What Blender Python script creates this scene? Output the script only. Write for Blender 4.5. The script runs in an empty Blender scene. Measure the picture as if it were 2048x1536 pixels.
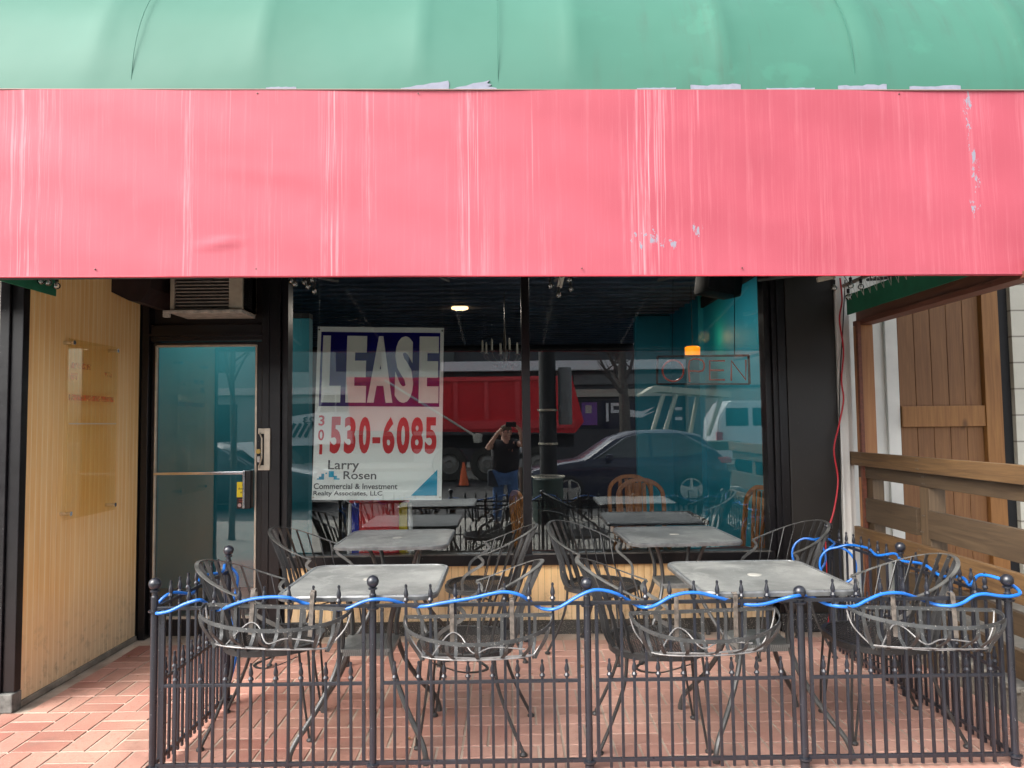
import bpy, bmesh, math, random
from mathutils import Vector, Matrix, Euler
random.seed(7)
PI = math.pi
S = bpy.context.scene
COL = S.collection
# ------------------------------------------------------------------ camera
cam_d = bpy.data.cameras.new('camera')
cam = bpy.data.objects.new('camera', cam_d); COL.objects.link(cam)
cam_d.sensor_width = 36.0
cam_d.lens = 1450.0 / 2048 * 36
cam_d.clip_start = 0.02; cam_d.clip_end = 600
cam.matrix_world = (Matrix.Translation((0, 0, 1.5)) @ Matrix.Rotation(math.radians(-.25), 4, 'Z')
                    @ Matrix.Rotation(PI/2 + math.radians(3.16), 4, 'X') @ Matrix.Rotation(-.012, 4, 'Z'))
S.camera = cam
# ------------------------------------------------------------------ sky and sun
W = bpy.data.worlds.new('World'); S.world = W; W.use_nodes = True
wn = W.node_tree; wn.nodes.clear()
SUN_EL, SUN_AZ = math.radians(42), math.radians(228)      # azimuth clockwise from +Y: behind and left of the camera
sky = wn.nodes.new('ShaderNodeTexSky'); sky.sky_type = 'NISHITA'; sky.sun_disc = False
sky.sun_elevation = SUN_EL; sky.sun_rotation = SUN_AZ
sky.dust_density = 4.0; sky.air_density = 1.0; sky.ozone_density = 0.6
hs = wn.nodes.new('ShaderNodeHueSaturation'); hs.inputs['Saturation'].default_value = 0.35   # overcast: little blue
bg = wn.nodes.new('ShaderNodeBackground'); bg.inputs[1].default_value = 0.15
wo = wn.nodes.new('ShaderNodeOutputWorld')
wn.links.new(sky.outputs[0], hs.inputs['Color']); wn.links.new(hs.outputs[0], bg.inputs[0]); wn.links.new(bg.outputs[0], wo.inputs[0])
sl = bpy.data.lights.new('sun', 'SUN'); sl.energy = 1.1; sl.angle = math.radians(45); sl.color = (1, .965, .92)
sun = bpy.data.objects.new('sun', sl); COL.objects.link(sun)
sd = Vector((math.sin(SUN_AZ)*math.cos(SUN_EL), math.cos(SUN_AZ)*math.cos(SUN_EL), math.sin(SUN_EL)))
sun.rotation_euler = sd.to_track_quat('Z', 'Y').to_euler()
S.view_settings.view_transform = 'Standard'; S.view_settings.look = 'None'
S.view_settings.exposure = 1.8; S.view_settings.gamma = 1
S.render.engine = 'CYCLES'
S.cycles.max_bounces = 10; S.cycles.transparent_max_bounces = 24; S.cycles.glossy_bounces = 5

# ------------------------------------------------------------------ node helpers
class NT:
    def __init__(s, name):
        s.m = bpy.data.materials.new(name); s.m.use_nodes = True
        s.t = s.m.node_tree; s.t.nodes.clear()
        s.out = s.t.nodes.new('ShaderNodeOutputMaterial')
        s.b = s.t.nodes.new('ShaderNodeBsdfPrincipled')
        s.t.links.new(s.b.outputs[0], s.out.inputs[0])
        s._co = None
    def n(s, kind, **kw):
        x = s.t.nodes.new(kind)
        for k, v in kw.items(): setattr(x, k, v)
        return x
    def put(s, sock, v):
        if isinstance(v, bpy.types.NodeSocket): s.t.links.new(v, sock)
        elif isinstance(v, (tuple, list)):
            v = tuple(v)
            sock.default_value = v + (1,) if len(v) == 3 and sock.type == 'RGBA' else v
        else: sock.default_value = v
    def co(s, which='Object'):
        if s._co is None: s._co = s.n('ShaderNodeTexCoord')
        return s._co.outputs[which]
    def map(s, scale=(1, 1, 1), loc=(0, 0, 0), rot=(0, 0, 0), vec=None):
        x = s.n('ShaderNodeMapping'); s.put(x.inputs[0], vec or s.co())
        x.inputs['Scale'].default_value = scale; x.inputs['Location'].default_value = loc; x.inputs['Rotation'].default_value = rot
        return x.outputs[0]
    def noise(s, scale, vec=None, detail=4, rough=.55, dist=0):
        x = s.n('ShaderNodeTexNoise'); s.put(x.inputs['Vector'], vec or s.co())
        x.inputs['Scale'].default_value = scale; x.inputs['Detail'].default_value = detail
        x.inputs['Roughness'].default_value = rough; x.inputs['Distortion'].default_value = dist
        return x.outputs[0]
    def ramp(s, fac, a, b, c0=(0, 0, 0), c1=(1, 1, 1)):
        x = s.n('ShaderNodeValToRGB'); s.put(x.inputs[0], fac)
        e = x.color_ramp.elements; e[0].position = a; e[1].position = b
        e[0].color = tuple(c0) + (1,); e[1].color = tuple(c1) + (1,)
        return x.outputs[0]
    def mix(s, fac, a, b, mode='MIX'):
        x = s.n('ShaderNodeMix', data_type='RGBA', blend_type=mode)
        s.put(x.inputs[0], fac); s.put(x.inputs[6], a); s.put(x.inputs[7], b)
        return x.outputs[2]
    def math(s, op, a, b=0.0, c=0.0):
        x = s.n('ShaderNodeMath', operation=op); s.put(x.inputs[0], a); s.put(x.inputs[1], b); s.put(x.inputs[2], c)
        return x.outputs[0]
    def xyz(s, vec=None):
        x = s.n('ShaderNodeSeparateXYZ'); s.put(x.inputs[0], vec or s.co()); return x.outputs
    def bump(s, h, strength=.3, dist=.01):
        x = s.n('ShaderNodeBump'); s.put(x.inputs['Height'], h)
        x.inputs['Strength'].default_value = strength; x.inputs['Distance'].default_value = dist
        s.t.links.new(x.outputs[0], s.b.inputs['Normal'])
    def set(s, **kw):
        for k, v in kw.items(): s.put(s.b.inputs[{'color': 'Base Color', 'rough': 'Roughness', 'metal': 'Metallic', 'spec': 'Specular IOR Level',
                 'coat': 'Coat Weight', 'emit': 'Emission Color', 'estr': 'Emission Strength', 'trans': 'Transmission Weight', 'ior': 'IOR', 'alpha': 'Alpha'}[k]], v)
        return s

def paint(name, col, rough=.55, var=.18, scale=6, metal=0, bump=.08, speck=None, coat=0, spec=.5):
    m = NT(name)
    f = m.noise(scale, detail=6)
    c = m.mix(m.ramp(f, .3, .7), [x*(1-var) for x in col], [min(1, x*(1+var)) for x in col])
    if speck:
        sp = m.ramp(m.noise(170, detail=2), speck[1], speck[1]+.03)
        c = m.mix(sp, c, speck[0])
    m.set(color=c, rough=m.math('ADD', rough-.08, m.math('MULTIPLY', m.noise(scale*2.3), .16)), metal=metal, coat=coat, spec=spec)
    if bump: m.bump(m.noise(scale*14, detail=3), bump, .004)
    return m.m

def wood(name, col, dark, axis=0, scale=1.0, rough=.6):
    m = NT(name)
    sc = [26*scale]*3; sc[axis] = 1.3*scale
    v = m.map(scale=tuple(sc))
    g = m.noise(1.6, vec=v, detail=7, rough=.65, dist=1.2)
    fine = m.noise(7, vec=v, detail=4)
    kn = m.n('ShaderNodeTexVoronoi'); m.put(kn.inputs['Vector'], m.map(scale=tuple(3.2 if i != axis else 1.6 for i in range(3)))); kn.inputs['Scale'].default_value = 1
    k = m.ramp(kn.outputs[0], .05, .1, (1, 1, 1), (0, 0, 0))
    c = m.mix(m.ramp(g, .32, .68), dark, col)
    c = m.mix(m.math('MULTIPLY', fine, .35), c, [x*.6 for x in dark])
    c = m.mix(m.math('MULTIPLY', k, .75), c, [x*.35 for x in dark])
    m.set(color=c, rough=rough); m.bump(g, .25, .004)
    return m.m

M = {}
M['iron'] = paint('black_iron_paint', (.013, .015, .021), .30, .3, 9, speck=((.5, .5, .5), .735), spec=.6)
M['iron_worn'] = paint('worn_grey_iron', (.034, .036, .036), .48, .35, 16, speck=((.33, .31, .28), .68))
M['strap'] = paint('galvanised_strap', (.19, .185, .18), .45, .4, 30, metal=.35)
M['chair_metal'] = paint('chair_dark_metal', (.024, .024, .024), .42, .35, 18, speck=((.2, .2, .18), .7), spec=.6)
M['chair_rim'] = paint('weathered_chair_rim', (.075, .075, .07), .45, .5, 14, spec=.6)
M['blue_hose'] = paint('blue_plastic_tube', (.008, .125, .47), .35, .15, 5, coat=.2)
M['red_cord'] = paint('red_cord', (.42, .015, .025), .5, .15)
M['frame'] = paint('black_frame_paint', (.005, .0045, .0055), .33, .35, 7, speck=((.3, .3, .3), .745))
M['alu'] = paint('aluminium', (.52, .47, .38), .38, .2, 12, metal=.5)
M['chrome'] = paint('chrome', (.75, .75, .76), .15, .05, 8, metal=1)
M['dark_side'] = paint('dark_pillar_paint', (.016, .014, .012), .4, .2, 2, speck=((.4, .4, .4), .76))
M['ac'] = paint('beige_housing', (.34, .30, .235), .6, .25, 9)
M['black'] = paint('matt_black', (.006, .006, .007), .7, .2)
M['green_fabric'] = paint('dark_green_canvas', (.008, .13, .065), .75, .25, 5)
M['teal'] = paint('teal_wall_paint', (.004, .31, .44), .55, .1, 1.5)
M['teal_dark'] = paint('teal_vestibule_paint', (.010, .21, .27), .6, .1, 1.5)
M['int_dark'] = paint('dark_interior', (.012, .012, .016), .8, .3, 2)
M['int_floor'] = paint('dark_interior_floor', (.03, .027, .025), .4, .3, 3)
M['white'] = paint('white_paint', (.68, .67, .63), .6, .1, 4)
M['orange_wood'] = wood('varnished_orange_wood', (.46, .19, .045), (.24, .08, .02), 2, 1, .3)
M['maroon'] = paint('maroon_vinyl', (.07, .01, .015), .5)
M['tire'] = paint('tyre_rubber', (.025, .025, .025), .8)
M['asphalt'] = paint('asphalt', (.055, .054, .052), .9, .25, 3, bump=.4)

def pave_mat():
    m = NT('concrete_sidewalk')
    x, y, z = m.xyz()
    def line(v, p): return m.math('LESS_THAN', m.math('ABSOLUTE', m.math('SUBTRACT', m.math('FRACT', m.math('DIVIDE', v, p)), .5)), .008/p)
    g = m.math('MAXIMUM', line(x, 1.3), line(y, 1.1))
    c = m.mix(m.noise(1.7, detail=8), (.22, .205, .18), (.36, .34, .30))
    c = m.mix(g, c, (.08, .075, .07)); c = m.mix(m.ramp(m.noise(60), .6, .75), c, (.18, .17, .15))
    m.set(color=c, rough=.85); m.bump(m.noise(90), .3, .003); return m.m
M['pave'] = pave_mat()

def brick_mat():
    m = NT('red_paver')
    gi = m.n('ShaderNodeNewGeometry')
    r = gi.outputs['Random Per Island']
    c = m.mix(r, (.27, .105, .078), (.46, .225, .175))
    c = m.mix(m.ramp(m.noise(2.3, detail=7), .35, .7), c, m.mix(.55, c, (.42, .27, .20)))
    c = m.mix(m.ramp(m.noise(38, detail=5), .56, .72), c, (.30, .15, .11))
    c = m.mix(m.ramp(m.noise(140, detail=2), .66, .74), c, (.5, .38, .31))
    st = m.ramp(m.noise(1.1, detail=5, dist=1), .56, .72)
    c = m.mix(m.math('MULTIPLY', st, .5), c, (.15, .09, .068)); c = m.mix(m.math('MULTIPLY', m.ramp(m.noise(5.5, detail=7, rough=.75), .55, .68), .4), c, (.17, .115, .09))
    xx = m.xyz()[0]; c = m.mix(m.math('MULTIPLY', m.ramp(m.math('ADD', xx, m.math('MULTIPLY', m.noise(1.5), .8)), -1.3, -.7), .27), c, (.34, .25, .21))
    m.set(color=c, rough=m.math('ADD', .5, m.math('MULTIPLY', m.noise(9), .3))); m.bump(m.noise(70, detail=5), .35, .003); return m.m
M['brick'] = brick_mat()
def mortar_mat():
    m = NT('pale_mortar')
    c = m.mix(m.ramp(m.noise(4, detail=6), .35, .65), (.26, .20, .155), (.54, .44, .345))
    xx = m.xyz()[0]; c = m.mix(m.math('MULTIPLY', m.ramp(m.math('ADD', xx, m.math('MULTIPLY', m.noise(1.5), .8)), -1.3, -.6), .6), c, m.mix(m.noise(5, detail=5), (.16, .12, .10), (.42, .34, .28)))
    m.set(color=c, rough=.9); m.bump(m.noise(120), .4, .003); return m.m
M['mortar'] = mortar_mat()

def valance_mat():
    m = NT('faded_red_canvas')
    x, y, z = m.xyz()
    base = m.mix(m.ramp(m.noise(1.1, detail=4), .3, .7), (.285, .048, .069), (.325, .064, .090))
    left = m.ramp(x, -2.6, 1.2); base = m.mix(m.math('MULTIPLY', m.math('SUBTRACT', 1.0, left), .45), base, (.39, .090, .115))
    streak = m.noise(1.0, vec=m.map(scale=(42, 1, .9)), detail=6, rough=.75, dist=.15)
    fine = m.noise(1.0, vec=m.map(scale=(130, 1, 1.0)), detail=3, rough=.6)
    zr = m.n('ShaderNodeValToRGB'); m.put(zr.inputs[0], m.math('DIVIDE', m.math('ADD', x, 2.6), 5.2)); el = zr.color_ramp.elements
    el[0].position = 0; el[0].color = (.6, .6, .6, 1); el[1].position = 1; el[1].color = (.12, .12, .12, 1)
    for c_, w_, v_ in ((55, 60, .9), (370, 22, .6), (462, 8, .5), (548, 12, .6), (668, 22, 1), (738, 14, .8), (950, 26, 1), (1075, 20, .45), (1312, 50, 1), (1408, 12, .7), (1608, 18, .65), (1752, 7, .9), (1930, 55, .42)):
        p = ((c_-1020)*3.5/1450+2.6)/5.2; q = w_*3.5/1450/5.2
        for pp, vv in ((p-q*1.3, .04), (p, v_), (p+q*1.3, .04)):
            if len(el) < 32 and 0 < pp < 1: e_ = el.new(pp); e_.color = (vv, vv, vv, 1)
    zone = zr.outputs[0]
    leng = m.ramp(m.noise(1.0, vec=m.map(scale=(9, 1, 1.6), loc=(7, 0, 2)), detail=4, rough=.7), .38, .58)
    s1 = m.math('MULTIPLY', m.math('MULTIPLY', m.ramp(streak, .5, .66), leng), m.math('ADD', .14, m.math('MULTIPLY', zone, 1.0)))
    s2 = m.math('MULTIPLY', m.math('MULTIPLY', m.ramp(fine, .56, .66), zone), .8)
    c = m.mix(m.math('MULTIPLY', s1, .95), base, (.52, .21, .235)); c = m.mix(m.math('MULTIPLY', s2, .9), c, (.56, .26, .285))
    # chipped patches that show the grey coat
    def box(x0, x1, z0, z1):
        a = m.math('MULTIPLY', m.math('GREATER_THAN', x, x0), m.math('LESS_THAN', x, x1))
        b = m.math('MULTIPLY', m.math('GREATER_THAN', z, z0), m.math('LESS_THAN', z, z1))
        return m.math('MULTIPLY', a, b)
    cn_ = m.noise(1.0, vec=m.map(scale=(46, 1, 17)), detail=6, rough=.72, dist=.3)
    def blob(cx, cz, w, h):
        d = m.math('ADD', m.math('POWER', m.math('DIVIDE', m.math('ABSOLUTE', m.math('SUBTRACT', x, cx)), w), 2.0), m.math('POWER', m.math('DIVIDE', m.math('ABSOLUTE', m.math('SUBTRACT', z, cz)), h), 2.0))
        return m.math('MULTIPLY', d, .10)
    for b in ((.69, 2.40, .06, .06), (.80, 2.38, .05, .035), (.93, 2.44, .022, .045), (.62, 2.41, .02, .04), (2.29, 2.98, .022, .17), (2.31, 2.72, .02, .12), (2.30, 2.54, .03, .05)):
        c = m.mix(m.ramp(m.math('SUBTRACT', cn_, blob(*b)), .505, .52), c, (.19, .19, .23))
    m.set(color=c, rough=.62, spec=.3)
    h = m.math('ADD', m.noise(1.3, detail=3), m.math('MULTIPLY', m.noise(260, detail=1), .02))
    m.bump(h, .35, .05); return m.m
M['valance'] = valance_mat()

def canopy_mat():
    m = NT('faded_green_canvas')
    x, y, z = m.xyz()
    base = m.mix(m.ramp(m.noise(.9, detail=4), .3, .7), (.026, .108, .073), (.038, .130, .094))
    right = m.ramp(x, -.2, 2.4)
    streak = m.ramp(m.noise(1.0, vec=m.map(scale=(14, .4, 1.2), rot=(0, .18, 0)), detail=6, rough=.7), .5, .72)
    dirt = m.ramp(m.noise(2.4, detail=6, rough=.65), .40, .60)
    c = m.mix(m.math('MULTIPLY', m.math('MULTIPLY', streak, dirt), m.math('MULTIPLY', right, 1.0)), base, (.035, .085, .06))
    c = m.mix(m.math('MULTIPLY', m.math('MULTIPLY', m.ramp(m.noise(4.5, detail=6), .60, .66), right), .2), c, (.045, .19, .13))
    m.set(color=c, rough=.6, spec=.35)
    m.bump(m.math('ADD', m.noise(1.5, detail=3), m.math('MULTIPLY', m.noise(300, detail=1), .02)), .3, .04); return m.m
M['canopy'] = canopy_mat()

def board_mat():                                                     # yellow beadboard paint with drips and dirt at the foot
    m = NT('yellow_beadboard')
    x, y, z = m.xyz()
    st = m.noise(1.0, vec=m.map(scale=(30, 30, 1.0)), detail=6, rough=.65)
    c = m.mix(m.ramp(st, .35, .7), (.80, .465, .165), (.91, .63, .29))
    c = m.mix(m.ramp(m.noise(1.3, detail=5), .45, .75), c, (.84, .58, .27))
    low = m.ramp(m.math('ADD', z, m.math('MULTIPLY', m.noise(2.2, detail=5), .35)), .28, .75, (1, 1, 1), (0, 0, 0))
    c = m.mix(m.math('MULTIPLY', low, .6), c, (.66, .54, .38))
    dirt = m.math('MULTIPLY', m.ramp(m.noise(14, detail=7, rough=.7), .52, .7), m.ramp(z, .02, .5, (1, 1, 1), (0, 0, 0)))
    c = m.mix(m.math('MULTIPLY', dirt, .7), c, (.17, .125, .08))
    ly = m.math('LESS_THAN', m.math('FRACT', m.math('DIVIDE', m.math('SUBTRACT', y, 4.02), .048)), .10); lx = m.math('LESS_THAN', m.math('FRACT', m.math('DIVIDE', m.math('ADD', x, 1.63), .048)), .08)
    c = m.mix(m.math('MULTIPLY', ly, m.math('MULTIPLY', m.noise(3), .9)), c, (.90, .76, .48)); c = m.mix(m.math('MULTIPLY', lx, .35), c, (.45, .27, .10))
    m.set(color=c, rough=.55); m.bump(st, .12, .003); return m.m
M['board'] = board_mat()

def table_mat():
    m = NT('weathered_grey_mesh_top')
    x, y, z = m.xyz()
    c = m.mix(m.ramp(m.noise(3.5, detail=7, rough=.6), .3, .72), (.13, .135, .128), (.34, .345, .325))
    oi = m.n('ShaderNodeObjectInfo'); cmb = m.n('ShaderNodeVectorMath', operation='ADD'); m.put(cmb.inputs[0], m.co()); m.put(cmb.inputs[1], oi.outputs['Location'])
    wv = cmb.outputs[0]
    c = m.mix(m.math('MULTIPLY', m.ramp(m.noise(7, vec=wv, detail=8, rough=.75, dist=.8), .5, .62), .5), c, (.42, .425, .40)); c = m.mix(m.math('MULTIPLY', m.ramp(m.noise(2.6, vec=wv, detail=5, dist=.6), .55, .7), .5), c, (.07, .07, .066))
    p = m.math('MULTIPLY', m.math('SINE', m.math('MULTIPLY', x, 700.0)), m.math('SINE', m.math('MULTIPLY', y, 520.0)))
    c = m.mix(m.math('MULTIPLY', m.math('GREATER_THAN', p, .25), .45), c, (.03, .03, .03))
    m.set(color=c, rough=.42, metal=.25, spec=.5); m.bump(p, .15, .001); return m.m
M['table'] = table_mat()

def glass_mat(name, base=.05, tint=(.955, .965, .965), k=1.0):
    m = NT(name); m.t.nodes.remove(m.b)
    tr = m.n('ShaderNodeBsdfTransparent'); tr.inputs[0].default_value = tint + (1,)
    gl = m.n('ShaderNodeBsdfGlossy'); gl.inputs['Roughness'].default_value = 0; gl.inputs['Color'].default_value = (.95, 1, .99, 1)
    fr = m.n('ShaderNodeFresnel'); fr.inputs[0].default_value = 1.52
    mx = m.n('ShaderNodeMixShader')
    m.put(mx.inputs[0], m.math('ADD', m.math('MULTIPLY', fr.outputs[0], k), base))
    m.t.links.new(tr.outputs[0], mx.inputs[1]); m.t.links.new(gl.outputs[0], mx.inputs[2]); m.t.links.new(mx.outputs[0], m.out.inputs[0])
    return m.m
M['glass'] = glass_mat('window_glass', .055)
M['door_glass'] = glass_mat('door_glass', .03)
M['acrylic'] = glass_mat('yellowed_acrylic', .0, (.985, .95, .84), .12)
M['bulb'] = glass_mat('bulb_glass', .12, (.92, .92, .90))
def emit_mat(name, col, s):
    m = NT(name); m.set(color=col, emit=col, estr=s, rough=.5); return m.m
def flat(name, col, rough=.5, **kw):
    m = NT(name); m.set(color=col, rough=rough, **kw); return m.m

# ------------------------------------------------------------------ mesh helpers
def tag(o, label=None, cat=None, group=None, kind=None):
    if label: o['label'] = label
    if cat: o['category'] = cat
    if group: o['group'] = group
    if kind: o['kind'] = kind
    return o
def empty(name, loc, label, cat, group=None, rz=0):
    o = bpy.data.objects.new(name, None); o.empty_display_size = .1
    COL.objects.link(o); o.location = loc; o.rotation_euler = (0, 0, rz)
    return tag(o, label, cat, group)
def kids(o): return [c for c in bpy.data.objects if c.parent == o]
def dup(root, loc=None, rz=None, label=None, parent=None):
    r = root.copy(); COL.objects.link(r)
    if parent is not None: r.parent = parent
    if loc is not None: r.location = loc
    if rz is not None: r.rotation_euler = (0, 0, rz)
    if label: r['label'] = label
    for c in kids(root): dup(c, parent=r)
    return r

class MB:
    def __init__(s): s.bm = bmesh.new()
    def box(s, c, d, rot=None, bevel=0):
        m = Matrix.Translation(c) @ (rot.to_4x4() if rot is not None else Matrix.Identity(4)) @ Matrix.Diagonal((d[0], d[1], d[2], 1))
        r = bmesh.ops.create_cube(s.bm, size=1, matrix=m)
        if bevel:
            es = list({e for v in r['verts'] for e in v.link_edges})
            bmesh.ops.bevel(s.bm, geom=es, offset=bevel, segments=2, affect='EDGES', profile=.6)
        return s
    def b2(s, x0, x1, y0, y1, z0, z1, bevel=0):
        return s.box(((x0+x1)/2, (y0+y1)/2, (z0+z1)/2), (abs(x1-x0), abs(y1-y0), abs(z1-z0)), bevel=bevel)
    def quad(s, pts):
        s.bm.faces.new([s.bm.verts.new(p) for p in pts]); return s
    def sweep(s, pts, prof, up=None, closed=False, cap=True, radii=None):
        """prof: list of (a,b) in the frame (side, up)."""
        P = [Vector(p) for p in pts]; n = len(P); rings = []
        prev = None
        for i in range(n):
            if closed: t = P[(i+1) % n] - P[i-1]
            else: t = P[min(i+1, n-1)] - P[max(i-1, 0)]
            t.normalize()
            if callable(up): u = Vector(up(i))
            elif up is not None: u = Vector(up)
            elif prev is not None: u = prev
            else: u = Vector((0, 0, 1)) if abs(t.z) < .9 else Vector((1, 0, 0))
            u = u - t*u.dot(t)
            if u.length < 1e-5: u = t.orthogonal()
            u.normalize(); prev = u; sd_ = t.cross(u)
            k = radii[i] if radii else 1
            rings.append([s.bm.verts.new(P[i] + sd_*a*k + u*b*k) for a, b in prof])
        m = len(prof)
        for i in range(n if closed else n-1):
            A, B = rings[i], rings[(i+1) % n]
            for j in range(m):
                try: s.bm.faces.new((A[j], A[(j+1) % m], B[(j+1) % m], B[j]))
                except ValueError: pass
        if cap and not closed:
            for r in (rings[0], rings[-1]):
                try: s.bm.faces.new(r)
                except ValueError: pass
        return s
    def tube(s, pts, r, seg=8, closed=False, radii=None):
        return s.sweep(pts, [(r*math.cos(2*PI*k/seg), r*math.sin(2*PI*k/seg)) for k in range(seg)], closed=closed, radii=radii)
    def strap(s, pts, w, t, up, closed=False):
        return s.sweep(pts, [(-w/2, -t/2), (w/2, -t/2), (w/2, t/2), (-w/2, t/2)], up=up, closed=closed)
    def lathe(s, c, prof, seg=12, axis='Z'):
        c = Vector(c); rings = []
        for r, z in prof:
            ring = []
            for k in range(seg):
                a = 2*PI*k/seg; p = (r*math.cos(a), r*math.sin(a), z)
                if axis == 'Y': p = (p[0], p[2], p[1])
                if axis == 'X': p = (p[2], p[0], p[1])
                ring.append(s.bm.verts.new(c + Vector(p)))
            rings.append(ring)
        for A, B in zip(rings, rings[1:]):
            for k in range(seg): s.bm.faces.new((A[k], A[(k+1) % seg], B[(k+1) % seg], B[k]))
        s.bm.faces.new(rings[0]); s.bm.faces.new(rings[-1]); return s
    def prism(s, poly, y0, y1, f=None):
        """polygon in (x,z) extruded along y; f maps a point"""
        f = f or (lambda p: p)
        a = [s.bm.verts.new(f((x, y0, z))) for x, z in poly]; b = [s.bm.verts.new(f((x, y1, z))) for x, z in poly]
        s.bm.faces.new(a); s.bm.faces.new(b[::-1]); n = len(poly)
        for i in range(n): s.bm.faces.new((a[i], b[i], b[(i+1) % n], a[(i+1) % n]))
        return s
    def build(s, name, mat, parent=None, smooth=False, loc=None, angle=35):
        bmesh.ops.recalc_face_normals(s.bm, faces=s.bm.faces)
        me = bpy.data.meshes.new(name); s.bm.to_mesh(me); s.bm.free()
        me.materials.append(mat)
        if smooth:
            for p in me.polygons: p.use_smooth = True
            me.set_sharp_from_angle(angle=math.radians(angle))
        o = bpy.data.objects.new(name, me); COL.objects.link(o)
        if parent is not None: o.parent = parent
        if loc is not None: o.location = loc
        return o
def smoothpath(pts, n=6, closed=False):
    P = [Vector(p) for p in pts]; out = []; L = len(P)
    rng = range(L if closed else L-1)
    for i in rng:
        if closed: a, b, c, d = P[i-1], P[i], P[(i+1) % L], P[(i+2) % L]
        else: a, b, c, d = P[max(i-1, 0)], P[i], P[i+1], P[min(i+2, L-1)]
        for k in range(n):
            t = k/n
            out.append(.5*((2*b) + (c-a)*t + (2*a-5*b+4*c-d)*t*t + (3*b-a-3*c+d)*t**3))
    if not closed: out.append(P[-1])
    return out
def at_y(u, v, y):                                                   # where a photo pixel meets the plane at depth y
    d = cam.matrix_world.to_3x3() @ Vector(((u-1024)/1450, -(v-768)/1450, -1)); t = y/d.y
    return Vector((0, 0, 1.5)) + d*t
def text_mesh(txt, bold=0.0):
    c = bpy.data.curves.new('t', 'FONT'); c.body = txt; c.offset = bold; c.resolution_u = 4; c.extrude = 0
    o = bpy.data.objects.new('t', c); COL.objects.link(o)
    dg = bpy.context.evaluated_depsgraph_get(); me = bpy.data.meshes.new_from_object(o.evaluated_get(dg))
    bpy.data.objects.remove(o); bpy.data.curves.remove(c)
    return me
def add_text(mb, txt, s0, s1, t0, t1, fmap, bold=0.0):
    me = text_mesh(txt, bold)
    xs = [v.co.x for v in me.vertices]; ys = [v.co.y for v in me.vertices]
    x0, x1, y0, y1 = min(xs), max(xs), min(ys), max(ys)
    vs = [mb.bm.verts.new(fmap(s0+(v.co.x-x0)/(x1-x0)*(s1-s0), t1+(v.co.y-y0)/(y1-y0)*(t0-t1))) for v in me.vertices]
    for p in me.polygons:
        try: mb.bm.faces.new([vs[i] for i in p.vertices])
        except ValueError: pass
    bpy.data.meshes.remove(me)

YF = 5.30          # facade plane
XL = -2.67         # yellow side wall
# ================================================================== GROUND
def gz(y): return 0.0 if y > 2.3 else -.035*(2.3-y)
tag(MB().b2(-120, 120, -160, 120, -1.2, -.62).build('ground', M['asphalt']), 'dark earth under the street and buildings', 'ground', kind='structure')
bed = MB(); bed.quad([(XL-.02, 2.3, -.004), (6, 2.3, -.004), (6, YF+.05, -.004), (XL-.02, YF+.05, -.004)]); bed.quad([(-6, 2.3, -.0042), (XL-.02, 2.3, -.0042), (XL-.02, 3.98, -.0042), (-6, 3.98, -.0042)])
tag(bed.build('mortar_bed', M['mortar']), 'pale mortar joints between the red pavers', 'ground', kind='structure')
br = MB(); c = .235
def paver(x0, x1, y0, y1):
    g = .0042; ch = .003; zz = .0 + random.uniform(-.0012, .0012)
    x0 += g; x1 -= g; y0 += g; y1 -= g
    lo = [br.bm.verts.new(p) for p in ((x0, y0, zz-.006), (x1, y0, zz-.006), (x1, y1, zz-.006), (x0, y1, zz-.006))]
    hi = [br.bm.verts.new(p) for p in ((x0+ch, y0+ch, zz), (x1-ch, y0+ch, zz), (x1-ch, y1-ch, zz), (x0+ch, y1-ch, zz))]
    br.bm.faces.new(hi)
    for k in range(4): br.bm.faces.new((lo[k], lo[(k+1) % 4], hi[(k+1) % 4], hi[k]))
for i in range(-30, 30):
    for j in range(0, 14):
        x0 = i*c; y0 = 2.3+j*c
        if y0+c > YF+.03 or x0 < -6 or (x0 < XL-.1 and y0 > 3.75) or (x0 > 2.55 and y0 > 2.3+8*c): continue
        if (i+j) % 2:
            paver(x0, x0+c, y0, y0+c/2); paver(x0, x0+c, y0+c/2, y0+c)
        else:
            paver(x0, x0+c/2, y0, y0+c); paver(x0+c/2, x0+c, y0, y0+c)
tag(br.build('brick_patio', M['brick']), 'red clay pavers laid in a basketweave', 'paving', kind='structure')
sw = MB(); sw.quad([(-40, -2.2, gz(-2.2)), (40, -2.2, gz(-2.2)), (40, 2.3, -.004), (-40, 2.3, -.004)])
tag(sw.build('sidewalk', M['pave']), 'concrete sidewalk sloping to the kerb', 'sidewalk', kind='structure')
tag(MB().b2(-40, 40, -2.36, -2.2, -.6, gz(-2.2)-.002, .012).build('kerb', M['pave']), 'concrete kerb along the street', 'kerb', kind='structure')
tag(MB().b2(-60, 60, -17.6, -2.36, -.62, -.29).build('road', M['asphalt']), 'asphalt street with parked cars', 'road', kind='structure')
tag(MB().b2(-60, 60, -22, -17.6, -.62, -.15, .01).build('far_sidewalk', M['pave']), 'sidewalk on the far side of the street', 'sidewalk', kind='structure')
rl = MB(); [rl.b2(x, x+2.6, -9.3, -9.2, -.29, -.285) for x in range(-30, 30, 5)]
tag(rl.build('road_marking', M['white']), 'dashed white lane line', 'road marking', kind='structure')
rd = MB(); rd.b2(2.62, 9, 2.4, 5.6, -.05, .14)
for k in range(5): rd.b2(2.60, 9, 2.4+.62*k+.01, 2.4+.62*k+.6, .14, .17, .004)
wd = wood('weathered_grey_decking', (.27, .25, .21), (.14, .13, .11), 0)
tag(rd.build('neighbour_deck', wd), 'weathered grey deck boards beyond the wooden railing', 'deck', kind='structure')

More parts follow.
